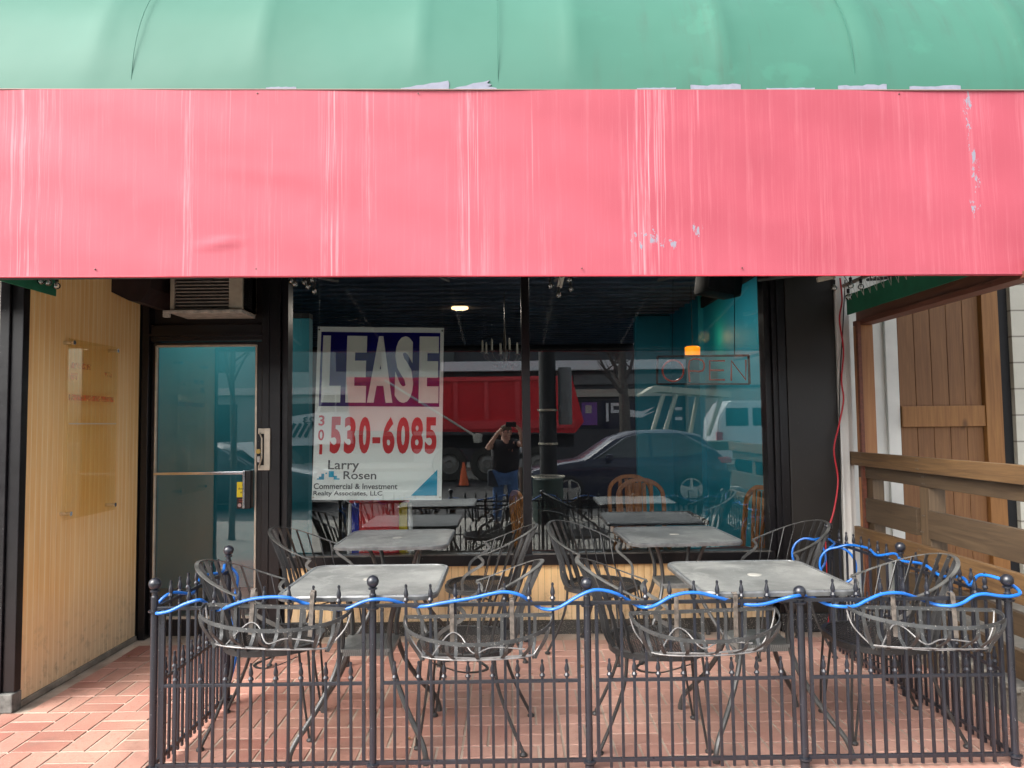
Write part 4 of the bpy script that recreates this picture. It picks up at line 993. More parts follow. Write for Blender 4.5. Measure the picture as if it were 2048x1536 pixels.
# wooden railing
RL = empty('wooden_railing', (2.62, 4.4, 0), 'stained wooden board railing at the right edge of the patio', 'railing')
bw = wood('brown_stained_board', (.165, .092, .036), (.07, .037, .015), 1, .8); bw2 = wood('grey_brown_board', (.092, .06, .032), (.042, .026, .014), 1, .7); pw = wood('railing_post_wood', (.12, .078, .042), (.065, .041, .022), 2, .7)
ap(MB().b2(2.56, 2.60, 2.5, 5.29, 1.178, 1.272, .004), 'top_rail', bw, RL)
ap(MB().b2(2.601, 2.64, 2.5, 5.22, 1.09, 1.172, .004), 'rail', bw2, RL)
ap(MB().b2(2.585, 2.62, 2.5, 4.345, .79, .955, .003), 'board', bw2, RL); ap(MB().b2(2.585, 2.62, 4.47, 5.10, .79, .955, .003), 'board', bw2, RL)
ap(MB().b2(2.555, 2.59, 2.5, 5.22, .60, .745, .003), 'board', bw, RL); ap(MB().b2(2.585, 2.62, 2.5, 4.6, .43, .545, .003), 'board', bw2, RL); ap(MB().b2(2.585, 2.62, 2.5, 4.7, .22, .36, .003), 'board', bw2, RL)
for y0 in (4.35, 5.06, 3.1): ap(MB().b2(2.621 if y0 != 4.35 else 2.60, 2.70, y0, y0+.10, .0, 1.088, .004), 'post', pw, RL)

q = MB()
for yb_ in (2.9, 3.14, 4.39, 4.41, 5.10):
    for zb_ in (1.20, 1.25, 1.11, 1.15, .82, .92, .63, .715):
        q.lathe((2.5595 if zb_ > 1.17 else (2.6005 if zb_ > 1.0 else (2.5845 if zb_ > .78 else 2.5545)), yb_+.012*math.sin(zb_*40), zb_), [(.001, -.0015), (.0045, -.001), (.0045, .001), (.001, .001)], 8, 'X')
ap(q, 'nail_heads', M['rust'], RL)
RL.location.x -= .10; OF.location.x -= .105; NB.location.x -= .055; bpy.data.objects['neighbour_deck'].location.x -= .11
# left neighbour: dark shop front past the black corner post
NL = empty('left_shop_front', (-3.6, 4.0, 0), 'dark shop window edge past the black corner post at the far left', 'building')
ap(MB().b2(-6.5, XL-.30, 4.1, 4.4, 0, 6), 'wall', M['int_dark'], NL)
ap(MB().b2(-6.4, XL-.202, 4.0, 4.09, 0, 3.3), 'window_frame', M['frame'], NL)

# ================================================================== DRY LEAVES
lm = paint('dry_leaf', (.22, .10, .035), .8, .5, 40)
def leaf(x, y, s, rz, label, c=None):
    m = MB(); pts = [(0, -1), (.35, -.5), (.8, -.45), (.5, 0), (.75, .5), (.25, .45), (0, 1), (-.25, .4), (-.8, .5), (-.5, 0), (-.7, -.5), (-.3, -.5)]
    vs = [m.bm.verts.new((px*s, py*s, .006+abs(px)*s*.4)) for px, py in pts]; cc = m.bm.verts.new((0, 0, .005))
    for k in range(len(vs)): m.bm.faces.new((cc, vs[k], vs[(k+1) % len(vs)]))
    o = m.build('fallen_leaf', c or lm); o.location = (x, y, .002); o.rotation_euler = (0, 0, rz)
    md = o.modifiers.new('s', 'SOLIDIFY'); md.thickness = .0012
    tag(o, label, 'leaf', 'dry leaves on the pavers')
yl = paint('yellow_leaf', (.5, .33, .06), .8, .3, 40)
leaf(-2.38, 3.32, .02, .6, 'tan leaf on the pavers at the lower left corner'); leaf(-.50, 3.55, .016, 1.2, 'dry leaf just behind the second fence panel'); leaf(-.42, 3.9, .012, .2, 'small yellow leaf behind the second fence panel', yl)
leaf(-2.30, 5.12, .02, 2, 'brown leaf at the foot of the yellow wall near the door'); leaf(-2.52, 4.86, .017, 1, 'brown leaf along the foot of the yellow side wall')
leaf(.42, 4.55, .02, .4, 'brown leaf on the pavers in front of the window bulkhead'); leaf(.33, 4.32, .018, 1.8, 'curled leaf beside the middle fence post, farther back')
leaf(1.62, 4.3, .02, 2.6, 'dry leaf near the chair by the pillar'); leaf(1.55, 4.45, .016, .9, 'smaller dry leaf near the chair by the pillar'); leaf(-.35, 4.75, .013, 0, 'small leaf under the table below the banner')
lf = MB()
for k in range(420):
    x = random.uniform(-2.6, 2.1); y = random.uniform(3.3, 5.2) if random.random() < .5 else random.uniform(5.05, 5.26); s = random.uniform(.0025, .007)
    r_ = random.random()*6; lf.bm.faces.new([lf.bm.verts.new((x+s*math.cos(r_+a), y+s*math.sin(r_+a)*.6, .0045+s*random.random()*.5)) for a in (0, 1.8, 3.3, 4.8)])
tag(lf.build('leaf_litter', lm), 'small crumbs of leaf and dirt scattered on the pavers', 'litter', kind='stuff')

# ================================================================== THE STREET BEHIND THE CAMERA (seen reflected in the glass)
def wp(mb, name, mat, par, smooth=False):
    o = mb.build(name, mat, par, smooth); q = par; off = Vector((0, 0, 0))
    while q is not None: off += q.location; q = q.parent
    o.location = -off; return o
wglass = flat('building_window_glass', (.02, .03, .035), .06, spec=.8)
RZ = -.29
# --- car with a lofted body; nose toward -x, origin at rear wheel line centre on the road
navy = flat('navy_car_paint', (.014, .020, .05), .3, coat=.5)
darkgrey_ = flat('dark_grey_car_paint', (.03, .035, .045), .3, coat=.5)
cglass = flat('car_glass', (.05, .065, .065), .04, spec=.9)
def make_car(loc, label, pnt, flip=1, sedan=False):
    K = empty('parked_car', loc, label, 'car', 'cars parked along the kerb')
    # stations along length: x, belt height, roof height (or None), half width
    Lc = 4.35
    top = [(0, .62), (.10, .78), (.7, .92), (1.15, .98), (1.85, 1.46), (2.3, 1.60), (3.2, 1.62), (3.75, 1.52), (4.15, 1.10), (4.30, .98), (4.35, .70)] if not sedan else \
          [(0, .60), (.12, .76), (.8, .90), (1.25, .95), (1.95, 1.36), (2.4, 1.45), (3.0, 1.44), (3.65, 1.10), (4.2, 1.04), (4.33, .9), (4.38, .62)]
    def th(x):
        for (a, b), (c_, d) in zip(top, top[1:]):
            if a <= x <= c_: return b+(d-b)*(x-a)/(c_-a)
        return top[-1][1]
    N = 44; m = MB(); rows = []
    for i in range(N+1):
        x = top[-1][0]*i/N; T = th(x); belt = min(T-.01, .98+.02*x/4); e = min(1, (x+.12)/.55, (top[-1][0]+.10-x)/.45)
        w = .90*(.80+.20*math.sin(min(1, e)*PI/2)); wr = w-.02-.26*max(0, (T-belt))/.62
        pr = [(-w*.96, .22), (-w, .42), (-w*1.0, .70), (-w*.975, belt-.04), (-w*.95, belt), (-wr, T-.05), (-wr*.86, T), (0, T+.012)]
        pr = pr+[(-a, b) for a, b in pr[-2::-1]]
        rows.append([m.bm.verts.new((flip*x, y, z)) for y, z in pr])
    for A, B_ in zip(rows, rows[1:]):
        for k in range(len(A)-1): m.bm.faces.new((A[k], A[k+1], B_[k+1], B_[k]))
    for r_ in (rows[0], rows[-1]): m.bm.faces.new(r_)
    m.bm.faces.new([r_[0] for r_ in rows]+[r_[-1] for r_ in rows[::-1]])
    bmesh.ops.transform(m.bm, matrix=Matrix.Translation((-flip*top[-1][0]/2, 0, 0)), verts=m.bm.verts)
    m.build('body', pnt, K, True)
    X = lambda x: flip*(x-top[-1][0]/2)
    for s in (1, -1):
        g = MB()
        wl_ = [(1.45, 1.03), (1.98, 1.42), (2.35, 1.52), (2.62, 1.53), (2.62, 1.04)] if not sedan else [(1.5, .99), (2.05, 1.29), (2.35, 1.37), (2.6, 1.38), (2.6, 1.0)]
        wr_ = [(2.68, 1.04), (2.68, 1.53), (3.15, 1.53), (3.55, 1.44), (3.9, 1.20), (3.5, 1.06)] if not sedan else [(2.66, 1.0), (2.66, 1.38), (3.0, 1.37), (3.5, 1.08), (3.3, 1.0)]
        for poly in (wl_, wr_):
            vs = []
            for x, z in poly:
                T = th(x); belt = .98+.02*x/4; w = .90; wr = w-.02-.26*max(0, T-belt)/.62; f = (z-belt)/max(.05, T-.05-belt)
                vs.append(g.bm.verts.new((X(x), s*((w*.95)*(1-f)+wr*f+.006), z)))
            g.bm.faces.new(vs)
        g.build('side_windows', cglass, K)
        g = MB(); g.tube([(X(1.40), s*.88, 1.01), (X(2.1), s*.80, 1.47), (X(2.5), s*.76, 1.565), (X(3.3), s*.76, 1.555), (X(3.95), s*.83, 1.20)] if not sedan else [(X(1.45), s*.88, .98), (X(2.1), s*.79, 1.36), (X(2.9), s*.77, 1.42), (X(3.55), s*.84, 1.08)], .010, 6); g.build('window_trim', M['chrome'], K)
        g = MB(); g.box((X(1.72), s*1.0, 1.06), (.14, .20, .13), bevel=.03); g.build('wing_mirror', pnt, K, True)
        g = MB(); g.box((X(top[-1][0]-.12), s*.78, .96), (.30, .16, .14), bevel=.03); g.build('tail_light', flat('tail_light_red', (.5, .02, .03), .2, coat=1), K, True)
        g = MB(); g.box((X(.20), s*.66, .72), (.30, .24, .12), bevel=.03); g.build('headlight', flat('headlight_clear', (.6, .62, .65), .1, coat=1), K, True)
        for wx in (.86, 3.48):
            g = MB(); g.lathe((X(wx), s*.80, .34), [(.18, -.10), (.32, -.11), (.335, -.08), (.335, .08), (.32, .11), (.24, .112), (.235, .05), (.18, .04)], 28, 'Y'); wh = g.build('wheel', M['tire'], K, True)
            g = MB(); yy_ = s*.80+s*.112
            g.lathe((X(wx), yy_, .34), [(.20, -.02), (.245, -.01), (.245, .008), (.225, .008), (.215, -.015)], 28, 'Y')
            for q_ in range(5):
                a = 2*PI*q_/5+.3; g.strap([(X(wx), yy_, .34), (X(wx)+.225*math.cos(a), yy_, .34+.225*math.sin(a))], .055, .02, (0, 1, 0))
            g.lathe((X(wx), yy_, .34), [(.001, -.02), (.05, -.02), (.05, .015), (.001, .02)], 14, 'Y'); g.build('rim', flat('alloy', (.55, .56, .57), .25, metal=.8), wh)
            g = MB(); g.lathe((X(wx), s*.86, .34), [(.02, -.01), (.39, -.01), (.39, .02), (.02, .02)], 24, 'Y'); g.build('wheel_arch', M['black'], K)
    g = MB(); g.b2(X(.15), X(4.2), -.86, .86, .16, .30, .02); g.build('sill', M['black'], K)
    g = MB(); a = [(X(1.22), .97), (X(1.84), 1.42)]
    g.quad([(a[0][0], -.72, a[0][1]+.02), (a[0][0], .72, a[0][1]+.02), (a[1][0], .60, a[1][1]+.03), (a[1][0], -.60, a[1][1]+.03)]); g.build('windscreen', cglass, K)
    return K
def vx(u, R): return (u-1018)*R/1450.0
make_car((vx(1247, 16.4), -5.9-.0, RZ), 'navy blue crossover parked at the kerb to the right behind the photographer', navy)
make_car((vx(455, 16.4), -5.9, RZ), 'dark sedan parked at the kerb to the left behind the photographer', darkgrey_, -1, True)
# --- dump truck
TK = empty('dump_truck', (-2.5, -13.0, RZ), 'red dump truck with a white cab crossing the street behind the photographer', 'truck')
tred = flat('truck_red_paint', (.75, .015, .025), .4, coat=.3); twh = flat('truck_white_paint', (.66, .67, .68), .3, coat=.5)
def tx(u): return vx(u, 22.4)
q = MB(); yb0, yb1 = -14.4, -11.9
q.prism([(tx(700), 1.35), (tx(1150), 1.20), (tx(1168), 1.55), (tx(1146), 2.90), (tx(690), 3.02)], yb0, yb1); tb_ = wp(q, 'dump_body', tred, TK)
q = MB(); q.b2(tx(695), tx(1146), yb1+.001, yb1+.07, 2.85, 2.98).b2(tx(700), tx(1150), yb1+.001, yb1+.08, 1.36, 1.62)
for u in range(720, 1140, 62): q.b2(tx(u), tx(u+9), yb1+.001, yb1+.06, 1.65, 2.84)
wp(q, 'side_stake', flat('truck_red_rib', (.80, .06, .07), .4, coat=.2), tb_)
wp(MB().b2(tx(690), tx(1150), -14.0, -12.3, .75, 1.15).b2(tx(530), tx(700), -13.9, -12.4, .6, 1.2), 'chassis', M['black'], TK)
q = MB(); q.prism([(tx(622), .95), (tx(700), .95), (tx(698), 2.55), (tx(640), 2.66), (tx(628), 2.0), (tx(622), 1.9)], -14.2, -12.1); cbn = wp(q, 'cab', twh, TK)
wp(MB().prism([(tx(634), 1.95), (tx(664), 1.95), (tx(664), 2.48), (tx(643), 2.48)], -12.099, -12.07).prism([(tx(668), 1.95), (tx(692), 1.95), (tx(692), 2.48), (tx(668), 2.48)], -12.099, -12.07), 'side_window', wglass, cbn)
q = MB(); q.prism([(tx(508), .9), (tx(624), .9), (tx(624), 1.93), (tx(560), 1.80), (tx(508), 1.42)], -14.0, -12.3); wp(q, 'hood', twh, TK)
q = MB(); [q.box((tx(572+12*k), -12.28, 1.38), (.10, .02, .5), Matrix.Rotation(.5, 3, 'Y')) for k in range(4)]; wp(q, 'hood_vent', wglass, TK)
q = MB(); add_text(q, '23', 0, 1, 0, 1, lambda s, t: Vector((tx(620)-.36*s*1, -12.275, 1.80-.20*t)), .02); wp(q, 'number', M['black'], TK)
for u, fz in ((895, 0), (972, 0), (562, 0), (1075, 0)):
    q = MB(); q.lathe((tx(u), -12.35, RZ+.55), [(.22, -.15), (.50, -.16), (.54, -.12), (.54, .12), (.50, .16), (.33, .162), (.30, .06), (.22, .05)], 28, 'Y'); wh = wp(q, 'wheel', paint('dusty_tyre', (.07, .065, .055), .9, .3), TK, True)
    q = MB(); q.lathe((tx(u), -12.22, RZ+.55), [(.001, -.02), (.10, -.02), (.12, .03), (.27, -.06), (.30, .02), (.31, -.08), (.001, -.1)], 24, 'Y'); wp(q, 'hub', flat('dirty_wheel_grey', (.30, .28, .25), .6), wh)
q = MB(); q.tube([(tx(770), -11.7, 2.9), (tx(950), -11.6, 1.15)], .035, 8); q.lathe((tx(955), -11.6, 1.1), [(.001, -.16), (.13, -.15), (.15, .1), (.001, .14)], 10); wp(q, 'chute_pole', flat('pale_pole', (.6, .56, .48), .5), TK)
# --- far buildings
def facade(x0, x1, y, h, mat, name, label, wins=(), base=None, dep=8):
    b = empty(name, ((x0+x1)/2, y, RZ), label, 'building'); 
    wp(MB().b2(x0, x1, y-dep, y, RZ, h), 'wall', mat, b)
    for (a, b_, c_, d, m_, out) in wins:
        wp(MB().b2(a, b_, y+.001, y+out, c_, d), 'window' if m_ is wglass else 'trim_band', m_, b)
    return b
pale = paint('pale_green_grey_stone', (.36, .41, .39), .7, .15, 1); dark = paint('dark_facade', (.05, .055, .06), .6, .2, 1); beige = paint('beige_facade', (.42, .38, .32), .7, .12, 1); white = M['white']
BYY = -21.2; RR = 31.8
def bx(u): return vx(u, RR)
def bz(v_): return 1.5+(848-v_)*RR/1450
facade(-44, bx(880), BYY, 6.2, pale, 'stone_office_building', 'pale stone office building across the street',
       [(-30+3.2*k, -30+3.2*k+2.0, 3.9, 5.6, wglass, .02) for k in range(9)] + [(-40, bx(878), 2.9, 3.2, white, .25), (-40, -16.2, RZ+.2, 2.5, wglass, .03), (-15.2, -11.9, RZ+.2, 2.5, wglass, .03), (-10.5, -4.2, RZ+.2, 2.5, wglass, .03)])
fb = facade(bx(880)+.02, bx(1375), BYY-.4, 5.0, dark, 'dark_shop_building', 'dark shop building with a white fascia across the street',
       [(bx(882), bx(1374), bz(741), bz(722), flat('white_fascia', (.80, .82, .84), .5), .5), (bx(1150), bx(1374), bz(795), bz(780), beige, .3), (bx(1150), bx(1374), bz(770), bz(750), paint('grey_band', (.14, .14, .14), .6), .2),
        (bx(1160), bx(1374), bz(860), bz(802), flat('night_blue_shopfront', (.008, .008, .03), .15), .05)])
wp(MB().b2(bx(1165), bx(1196), BYY-.34, BYY-.30, bz(852), bz(806)), 'poster', flat('purple_poster', (.17, .06, .30), .5), fb)
wp(MB().b2(bx(1172), bx(1185), BYY-.299, BYY-.29, bz(828), bz(812)), 'poster_portrait', flat('poster_grey', (.45, .40, .36), .5), fb)
sg = flat('shop_sign_white', (.78, .78, .80), .5); q = MB()
for u0, u1, v0, v1 in ((1214, 1219, 808, 845), (1354, 1368, 818, 824), (1354, 1368, 838, 844)):
    q = MB(); q.b2(bx(u0), bx(u1), BYY-.34, BYY-.3, bz(v1), bz(v0)); wp(q, 'sign_bar', sg, fb)
q = MB(); q.prism([(bx(1224), bz(808)), (bx(1250), bz(808)), (bx(1250), bz(814)), (bx(1229), bz(814)), (bx(1229), bz(822)), (bx(1240), bz(822)), (bx(1240), bz(828)), (bx(1224), bz(828))], BYY-.34, BYY-.3); wp(q, 'sign_letter', sg, fb)
q = MB(); q.prism([(bx(1262), bz(822)), (bx(1285), bz(826)), (bx(1314), bz(816)), (bx(1290), bz(832)), (bx(1316), bz(824)), (bx(1285), bz(838)), (bx(1262), bz(836))], BYY-.34, BYY-.3); wp(q, 'sign_arrow', sg, fb)
facade(bx(1375)+.02, 20, BYY, 6.0, beige, 'beige_building', 'beige building across the street to the right', [(11.5+3*k, 13.3+3*k, 3.6, 5.6, wglass, .02) for k in range(3)] + [(bx(1376), 19.9, 3.0, 3.1, dark, .1), (bx(1378), bx(1410), RZ+.2, 2.6, paint('blue_grey_shutter', (.12, .16, .18), .5), .05)])
facade(20.1, 40, BYY, 5.2, dark, 'grey_building', 'grey building at the far right across the street', [(22+3*k, 24+3*k, 3.0, 5.0, wglass, .02) for k in range(5)])
# --- bare trees
def tree(x, y, z0, h, r, label, seed, n=9):
    rr = random.Random(seed); T = empty('bare_tree', (x, y, z0), label, 'tree', 'bare street trees')
    q = MB(); q.tube(smoothpath([(0, 0, 0), (.0, 0, .12), (.02, .01, h*.3), (-.03, 0, h*.6), (.02, 0, h)], 4), r, 10, radii=[1.9, 1.5, 1.25, 1.15]+[1.0]*6+[.8]*3+[.6]*4); q.build('trunk', paint('grey_bark', (.10, .09, .075), .85, .4, 12, bump=.6), T, True)
    q = MB()
    for k in range(n):
        a = rr.uniform(0, 6.28); z = h*(.42+.55*k/n); L = h*.42*(1-.3*k/n); d = Vector((math.cos(a), math.sin(a), .9))
        p = [Vector((0, 0, z))]; 
        for j in range(4): d = (d+Vector((rr.uniform(-.35, .35), rr.uniform(-.35, .35), .18))).normalized(); p.append(p[-1]+d*L/4)
        q.tube(smoothpath(p, 3), r*.42, 6, radii=[1-.85*i/12 for i in range(13)])
        for j in (1, 2, 3, 4):
            for s_ in range(2):
                d2 = (Vector((rr.uniform(-1, 1), rr.uniform(-1, 1), rr.uniform(.1, .9)))).normalized(); b0 = p[j]; q.tube([b0, b0+d2*L*.22, b0+d2*L*.4+Vector((0, 0, .08*L))], r*.16, 5, radii=[1, .6, .2])
    q.build('branches', paint('grey_bark_twig', (.085, .07, .06), .85), T)
    return T
tree(-3.90, .35, gz(.35), 4.6, .042, 'slim bare tree on the near sidewalk, left of the patio', 3)
tree(vx(1250, 29), -18.6, -.15, 6.5, .22, 'bare tree with a thick trunk on the far sidewalk', 11, 12)
tree(-17, -18.4, -.15, 7, .2, 'bare tree on the far sidewalk in front of the pale stone building', 5, 12)
# --- lamp pole with signal box and bin, meter, cone
LP_ = empty('street_pole', (.66, -1.75, gz(-1.75)), 'thick black street pole by the kerb behind the photographer', 'pole')
q = MB(); q.lathe((0, 0, 0), [(.24, 0), (.24, .25), (.18, .32), (.15, .40), (.14, 5.8), (.06, 6)], 20); q.build('pole', M['black'], LP_, True)
q = MB(); q.lathe((0, 0, 1.28), [(.15, 0), (.17, .005), (.17, .035), (.15, .04)], 20); q.lathe((0, 0, 1.85), [(.15, 0), (.17, .005), (.17, .035), (.15, .04)], 20); q.build('collar', M['alu'], LP_)
q = MB(); q.lathe((.30, 0, 0), [(.11, 1.62), (.12, 1.66), (.12, 2.55), (.11, 2.6)], 18); q.build('signal_housing', paint('grey_signal', (.16, .17, .18), .5), LP_, True)
BI = empty('litter_bin', (.62, -1.25, gz(-1.25)), 'dark green litter bin in front of the street pole', 'bin')
q = MB(); q.lathe((0, 0, 0), [(.20, 0), (.25, .05), (.25, .72), (.23, .74)], 18); q.build('drum', paint('bin_green', (.02, .045, .035), .5), BI, True)
q = MB(); q.tube([(.27*math.cos(2*PI*k/24), .27*math.sin(2*PI*k/24), .76) for k in range(24)], .014, 8, True); q.build('rim', M['alu'], BI, True)
PM = empty('parking_meter', (.19, -1.6, gz(-1.6)), 'parking meter on a post beside the photographer', 'parking meter')
q = MB(); q.tube([(0, 0, 0), (0, 0, .92)], .03, 10); q.build('post', paint('rusty_post', (.16, .10, .07), .6), PM, True)
q = MB(); q.box((0, 0, 1.03), (.15, .12, .24), bevel=.03); q.lathe((0, 0, 1.15), [(.075, 0), (.07, .05), (.04, .085), (.001, .09)], 14); q.build('meter_head', paint('meter_grey', (.35, .36, .37), .35), PM, True)
q = MB(); q.b2(-.05, .05, .061, .066, 1.06, 1.13); q.build('display', M['black'], PM)
for i, (u, lb) in enumerate(((925, 'orange traffic cone beside the truck wheels'),)):
    cx = vx(u, 21); cy = -10.6; K = empty('traffic_cone', (cx, cy, RZ), lb, 'cone'); q = MB(); q.b2(-.2, .2, -.2, .2, 0, .03); q.build('base', M['black'], K)
    q = MB(); q.lathe((0, 0, .03), [(.15, 0), (.03, .65), (.001, .66)], 18); q.build('body', flat('cone_orange', (.75, .13, .03), .5), K, True)
# --- trailer with a tilted pale beam on slanted props, white van
TR = empty('work_trailer', (vx(1375, 19), -8.9, RZ), 'trailer with a pale tilted beam on slanted props behind the parked crossover', 'trailer')
def tv(u): return vx(u, 19)
def tz(v_): return 1.5+(848-v_)*19/1450
pb = flat('pale_yellow_beam', (.55, .52, .40), .5); q = MB()
q.prism([(tv(1286), tz(790)), (tv(1312), tz(774)), (tv(1465), tz(788)), (tv(1465), tz(800)), (tv(1320), tz(786)), (tv(1288), tz(794))], -9.3, -8.4); wp(q, 'beam', pb, TR)
for a, b in ((1330, 1303), (1356, 1328), (1450, 1418), (1413, 1395)):
    q = MB(); q.tube([(tv(a), -8.5 if a != 1413 else -9.2, tz(792)), (tv(b), -8.5 if a != 1413 else -9.2, tz(876))], .06, 8); wp(q, 'prop', pb, TR, True)
wp(MB().b2(tv(1290), tv(1480), -9.4, -8.3, .75, .98), 'bed', paint('trailer_green', (.10, .13, .10), .6), TR)
for u in (1340, 1430): q = MB(); q.lathe((tv(u), -8.4, RZ+.36), [(.1, -.1), (.34, -.1), (.36, .0), (.34, .1), (.1, .1)], 20, 'Y'); wp(q, 'wheel', M['tire'], TR, True)
VN = empty('white_van', (vx(1530, 25), -14.6, RZ), 'white van parked beyond the trailer', 'van')
q = MB(); x0 = vx(1420, 25); q.prism([(x0, .25), (x0+5.2, .25), (x0+5.2, 1.1), (x0+4.5, 1.3), (x0+3.9, 2.15), (x0+.5, 2.2), (x0+.1, 1.6)], -15.6, -13.7); bmesh.ops.bevel(q.bm, geom=q.bm.edges[:], offset=.06, segments=2, affect='EDGES'); wp(q, 'body', twh, VN, True)
wp(MB().b2(x0+.35, x0+1.1, -13.699, -13.68, 1.35, 1.95).b2(x0+1.25, x0+2.2, -13.699, -13.68, 1.35, 1.95), 'window', wglass, VN)
wp(MB().b2(x0+.02, x0+.22, -13.78, -13.66, .85, 1.15), 'tail_light', flat('van_tail_red', (.5, .03, .05), .3), VN)
for dx in (1, 4.2): q = MB(); q.lathe((x0+dx, -13.8, RZ+.36), [(.1, -.1), (.34, -.1), (.36, .0), (.34, .1), (.1, .1)], 20, 'Y'); wp(q, 'wheel', M['tire'], VN, True)

# ================================================================== THE PHOTOGRAPHER
def skin_mesh(verts, edges, radii, levels=2, root=0):
    me = bpy.data.meshes.new('s'); me.from_pydata([tuple(v_) for v_ in verts], edges, []); o = bpy.data.objects.new('s', me); COL.objects.link(o)
    o.modifiers.new('skin', 'SKIN'); 
    sv_ = me.skin_vertices[0].data
    for i, r_ in enumerate(radii): sv_[i].radius = r_ if isinstance(r_, tuple) else (r_, r_); sv_[i].use_root = (i == root)
    sb = o.modifiers.new('sub', 'SUBSURF'); sb.levels = levels; sb.render_levels = levels
    dg = bpy.context.evaluated_depsgraph_get(); dg.update(); r_ = bpy.data.meshes.new_from_object(o.evaluated_get(dg)); bpy.data.objects.remove(o)
    for p in r_.polygons: p.use_smooth = True
    return r_
px0, py0, pz0 = -.07, -.50, gz(-.5)
PR = empty('person', (px0, py0, pz0), 'person in a dark T-shirt and blue jeans holding a phone up with both hands', 'person')
h = Vector((px0, py0, pz0))
V = {}
names = ['pelvis', 'belly', 'chest', 'neck', 'head', 'headtop', 'shR', 'elR', 'wrR', 'shL', 'elL', 'wrL', 'hipR', 'knR', 'anR', 'toR', 'hipL', 'knL', 'anL', 'toL']
# coordinates relative to the feet centre, facing +y toward the shop
co_ = dict(pelvis=(0, -.02, .84), belly=(0, .01, 1.00), chest=(0, -.01, 1.20), neck=(.01, 0, 1.355), head=(.015, .02, 1.45), headtop=(.015, .02, 1.555),
           shR=(-.17, -.01, 1.30), elR=(-.27, .13, 1.23), wrR=(-.10, .36, 1.47), shL=(.18, -.01, 1.30), elL=(.28, .14, 1.28), wrL=(.22, .355, 1.52),
           hipR=(-.10, -.02, .80), knR=(-.12, .03, .44), anR=(-.13, -.03, .08), toR=(-.15, .12, .04), hipL=(.10, -.02, .80), knL=(.12, .03, .44), anL=(.13, -.03, .08), toL=(.15, .12, .04))
rad = dict(pelvis=(.17, .12), belly=(.15, .11), chest=(.16, .11), neck=(.06, .06), head=(.078, .092), headtop=(.055, .065), shR=(.062, .062), elR=(.044, .044), wrR=(.028, .030), shL=(.062, .062), elL=(.044, .044), wrL=(.028, .030),
           hipR=(.095, .095), knR=(.06, .06), anR=(.04, .04), toR=(.035, .03), hipL=(.095, .095), knL=(.06, .06), anL=(.04, .04), toL=(.035, .03))
V = [co_[n] for n in names]; ix = {n: i for i, n in enumerate(names)}
ed = [('pelvis', 'belly'), ('belly', 'chest'), ('chest', 'neck'), ('neck', 'head'), ('head', 'headtop'), ('chest', 'shR'), ('shR', 'elR'), ('elR', 'wrR'), ('chest', 'shL'), ('shL', 'elL'), ('elL', 'wrL'),
      ('pelvis', 'hipR'), ('hipR', 'knR'), ('knR', 'anR'), ('anR', 'toR'), ('pelvis', 'hipL'), ('hipL', 'knL'), ('knL', 'anL'), ('anL', 'toL')]
E_ = [(ix[a], ix[b]) for a, b in ed]; Rr = [rad[n] for n in names]
# hands: palm plus five unequal bent fingers curled round the phone
def hand(wi, s):
    w = Vector(V[wi]); k = -s
    palm = w+Vector((k*.025, .035, .03)); pi = len(V); V.append(tuple(palm)); Rr.append((.026, .018)); E_.append((wi, pi))
    for f_, (dz, L) in enumerate(((.03, .036), (.012, .040), (-.006, .036), (-.022, .028))):
        b0 = palm+Vector((k*.012, .012, dz)); m1 = b0+Vector((k*.01, .02, .004)); m2 = m1+Vector((k*L*.7, -.004, 0)); j = len(V)
        V.extend([tuple(b0), tuple(m1), tuple(m2)]); Rr.extend([(.0095,)*2, (.009,)*2, (.0075,)*2]); E_.extend([(pi, j), (j, j+1), (j+1, j+2)])
    b0 = palm+Vector((k*.004, -.012, .0)); m1 = b0+Vector((k*.022, -.012, .012)); m2 = m1+Vector((k*.022, .004, .008)); j = len(V)
    V.extend([tuple(b0), tuple(m1), tuple(m2)]); Rr.extend([(.012,)*2, (.0105,)*2, (.0085,)*2]); E_.extend([(pi, j), (j, j+1), (j+1, j+2)])
hand(ix['wrR'], -1); hand(ix['wrL'], 1)
sk = NT('skin'); sk.set(color=sk.mix(sk.noise(12), (.48, .26, .19), (.58, .34, .26)), rough=.5); sk = sk.m
bm_ = skin_mesh(V, E_, Rr); bm_.materials.append(sk); ob = bpy.data.objects.new('body', bm_); COL.objects.link(ob); ob.parent = PR
def cloth(vv, ee, rr_, name, mat):
    m_ = skin_mesh(vv, ee, rr_); m_.materials.append(mat); o = bpy.data.objects.new(name, m_); COL.objects.link(o); o.parent = PR; return o
g = lambda n, dz=0: (co_[n][0], co_[n][1], co_[n][2]+dz)
mid = lambda a, b, t: tuple(co_[a][i]*(1-t)+co_[b][i]*t for i in range(3))
cloth([(0, -.02, .80), g('belly'), g('chest'), (.005, 0, 1.335), g('shR'), mid('shR', 'elR', .55), g('shL'), mid('shL', 'elL', .55)], [(0, 1), (1, 2), (2, 3), (2, 4), (4, 5), (2, 6), (6, 7)],
      [(.225, .17), (.225, .185), (.215, .16), (.075, .078), .08, .068, .08, .068], 't_shirt', paint('black_cotton', (.010, .008, .012), .85, .2))
cloth([(0, -.02, .84), g('hipR'), g('knR'), (co_['anR'][0], co_['anR'][1], .10), g('hipL'), g('knL'), (co_['anL'][0], co_['anL'][1], .10)], [(0, 1), (1, 2), (2, 3), (0, 4), (4, 5), (5, 6)],
      [(.185, .135), .11, .08, .068, .11, .08, .068], 'jeans', paint('blue_denim', (.06, .13, .30), .85, .35, 8))
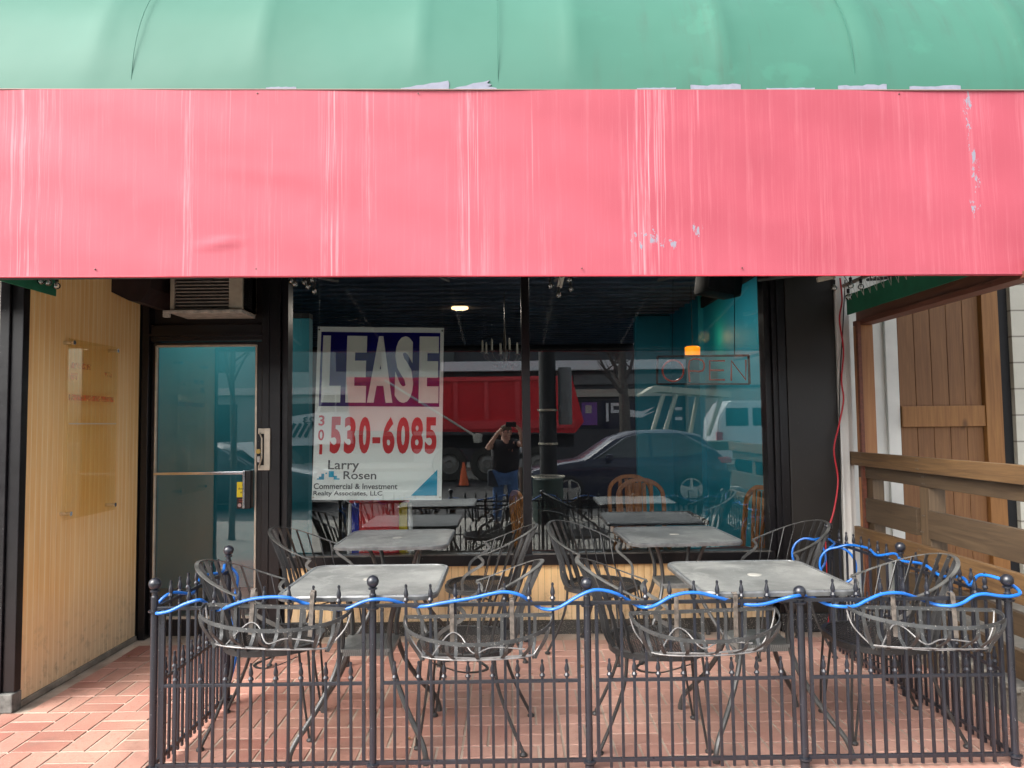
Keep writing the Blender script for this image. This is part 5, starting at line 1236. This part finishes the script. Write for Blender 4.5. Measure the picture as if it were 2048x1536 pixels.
for s in ('R', 'L'):
    q = MB(); a = co_['an'+s]; q.box((a[0], a[1]+.08, .045), (.10, .27, .09), bevel=.03); q.build('shoe', M['black'], PR, True)
hc = Vector(co_['head'])
q = MB(); q.box((hc.x, hc.y+.093, hc.z+.005), (.022, .035, .045), bevel=.008); q.build('nose', sk, PR, True)
for s in (1, -1):
    q = MB(); q.lathe((hc.x+s*.032, hc.y+.083, hc.z+.028), [(.001, -.006), (.011, -.002), (.011, .003), (.001, .007)], 10, 'Y'); q.build('eye', flat('eye_dark', (.04, .03, .03), .3), PR)
    q = MB(); q.b2(hc.x+s*.032-.016, hc.x+s*.032+.016, hc.y+.083, hc.y+.091, hc.z+.045, hc.z+.052); q.build('eyebrow', flat('brow_brown', (.09, .05, .03), .7), PR)
    q = MB(); q.box((hc.x+s*.084, hc.y, hc.z+.01), (.018, .035, .06), bevel=.008); q.build('ear', sk, PR, True)
q = MB(); q.b2(hc.x-.026, hc.x+.026, hc.y+.080, hc.y+.0905, hc.z-.042, hc.z-.034); q.build('mouth', flat('lip', (.30, .10, .09), .5), PR)
q = MB(); q.lathe((hc.x, hc.y-.018, hc.z+.02), [(.090, .035), (.092, .055), (.08, .090), (.05, .108), (.001, .118)], 20); q.build('hair', paint('short_brown_hair', (.10, .07, .045), .9, .4, 60), PR, True)
q = MB()
for k in range(9): q.box((-.04+.018*k, .125, 1.17+.012*math.sin(k*1.7)), (.016, .004, .03+.02*(k % 3)), Matrix.Rotation(.4*(k % 3-1), 3, 'Y'))
q.build('shirt_print', paint('shirt_print', (.45, .18, .12), .7, .8, 60), PR)
# phone held by both hands, just behind the camera position
PH = empty('phone', (.025, -.075, 1.495), 'black phone held up sideways by the person', 'phone')
q = MB(); q.box((0, 0, 0), (.155, .009, .076), bevel=.004); q.build('case', M['black'], PH, True)
q = MB(); q.lathe((.045, .006, .018), [(.001, -.002), (.009, -.002), (.009, .001), (.001, .001)], 12, 'Y'); q.build('lens', wglass, PH)
BG = empty('shoulder_bag', (px0-.16, py0+.06, pz0+.78), 'dark grey bag slung at the hip of the person', 'bag')
q = MB(); q.box((0, 0, 0), (.22, .14, .26), bevel=.04); q.build('pouch', paint('bag_cloth', (.03, .035, .05), .8), BG, True)
q = MB(); q.strap(smoothpath([(.0, .02, .12), (.05, .09, .3), (.2, .10, .5), (.28, 0, .60), (.2, -.14, .45), (.02, -.10, .12)], 4), .035, .004, (0, 1, 0)); q.build('strap', M['black'], BG)
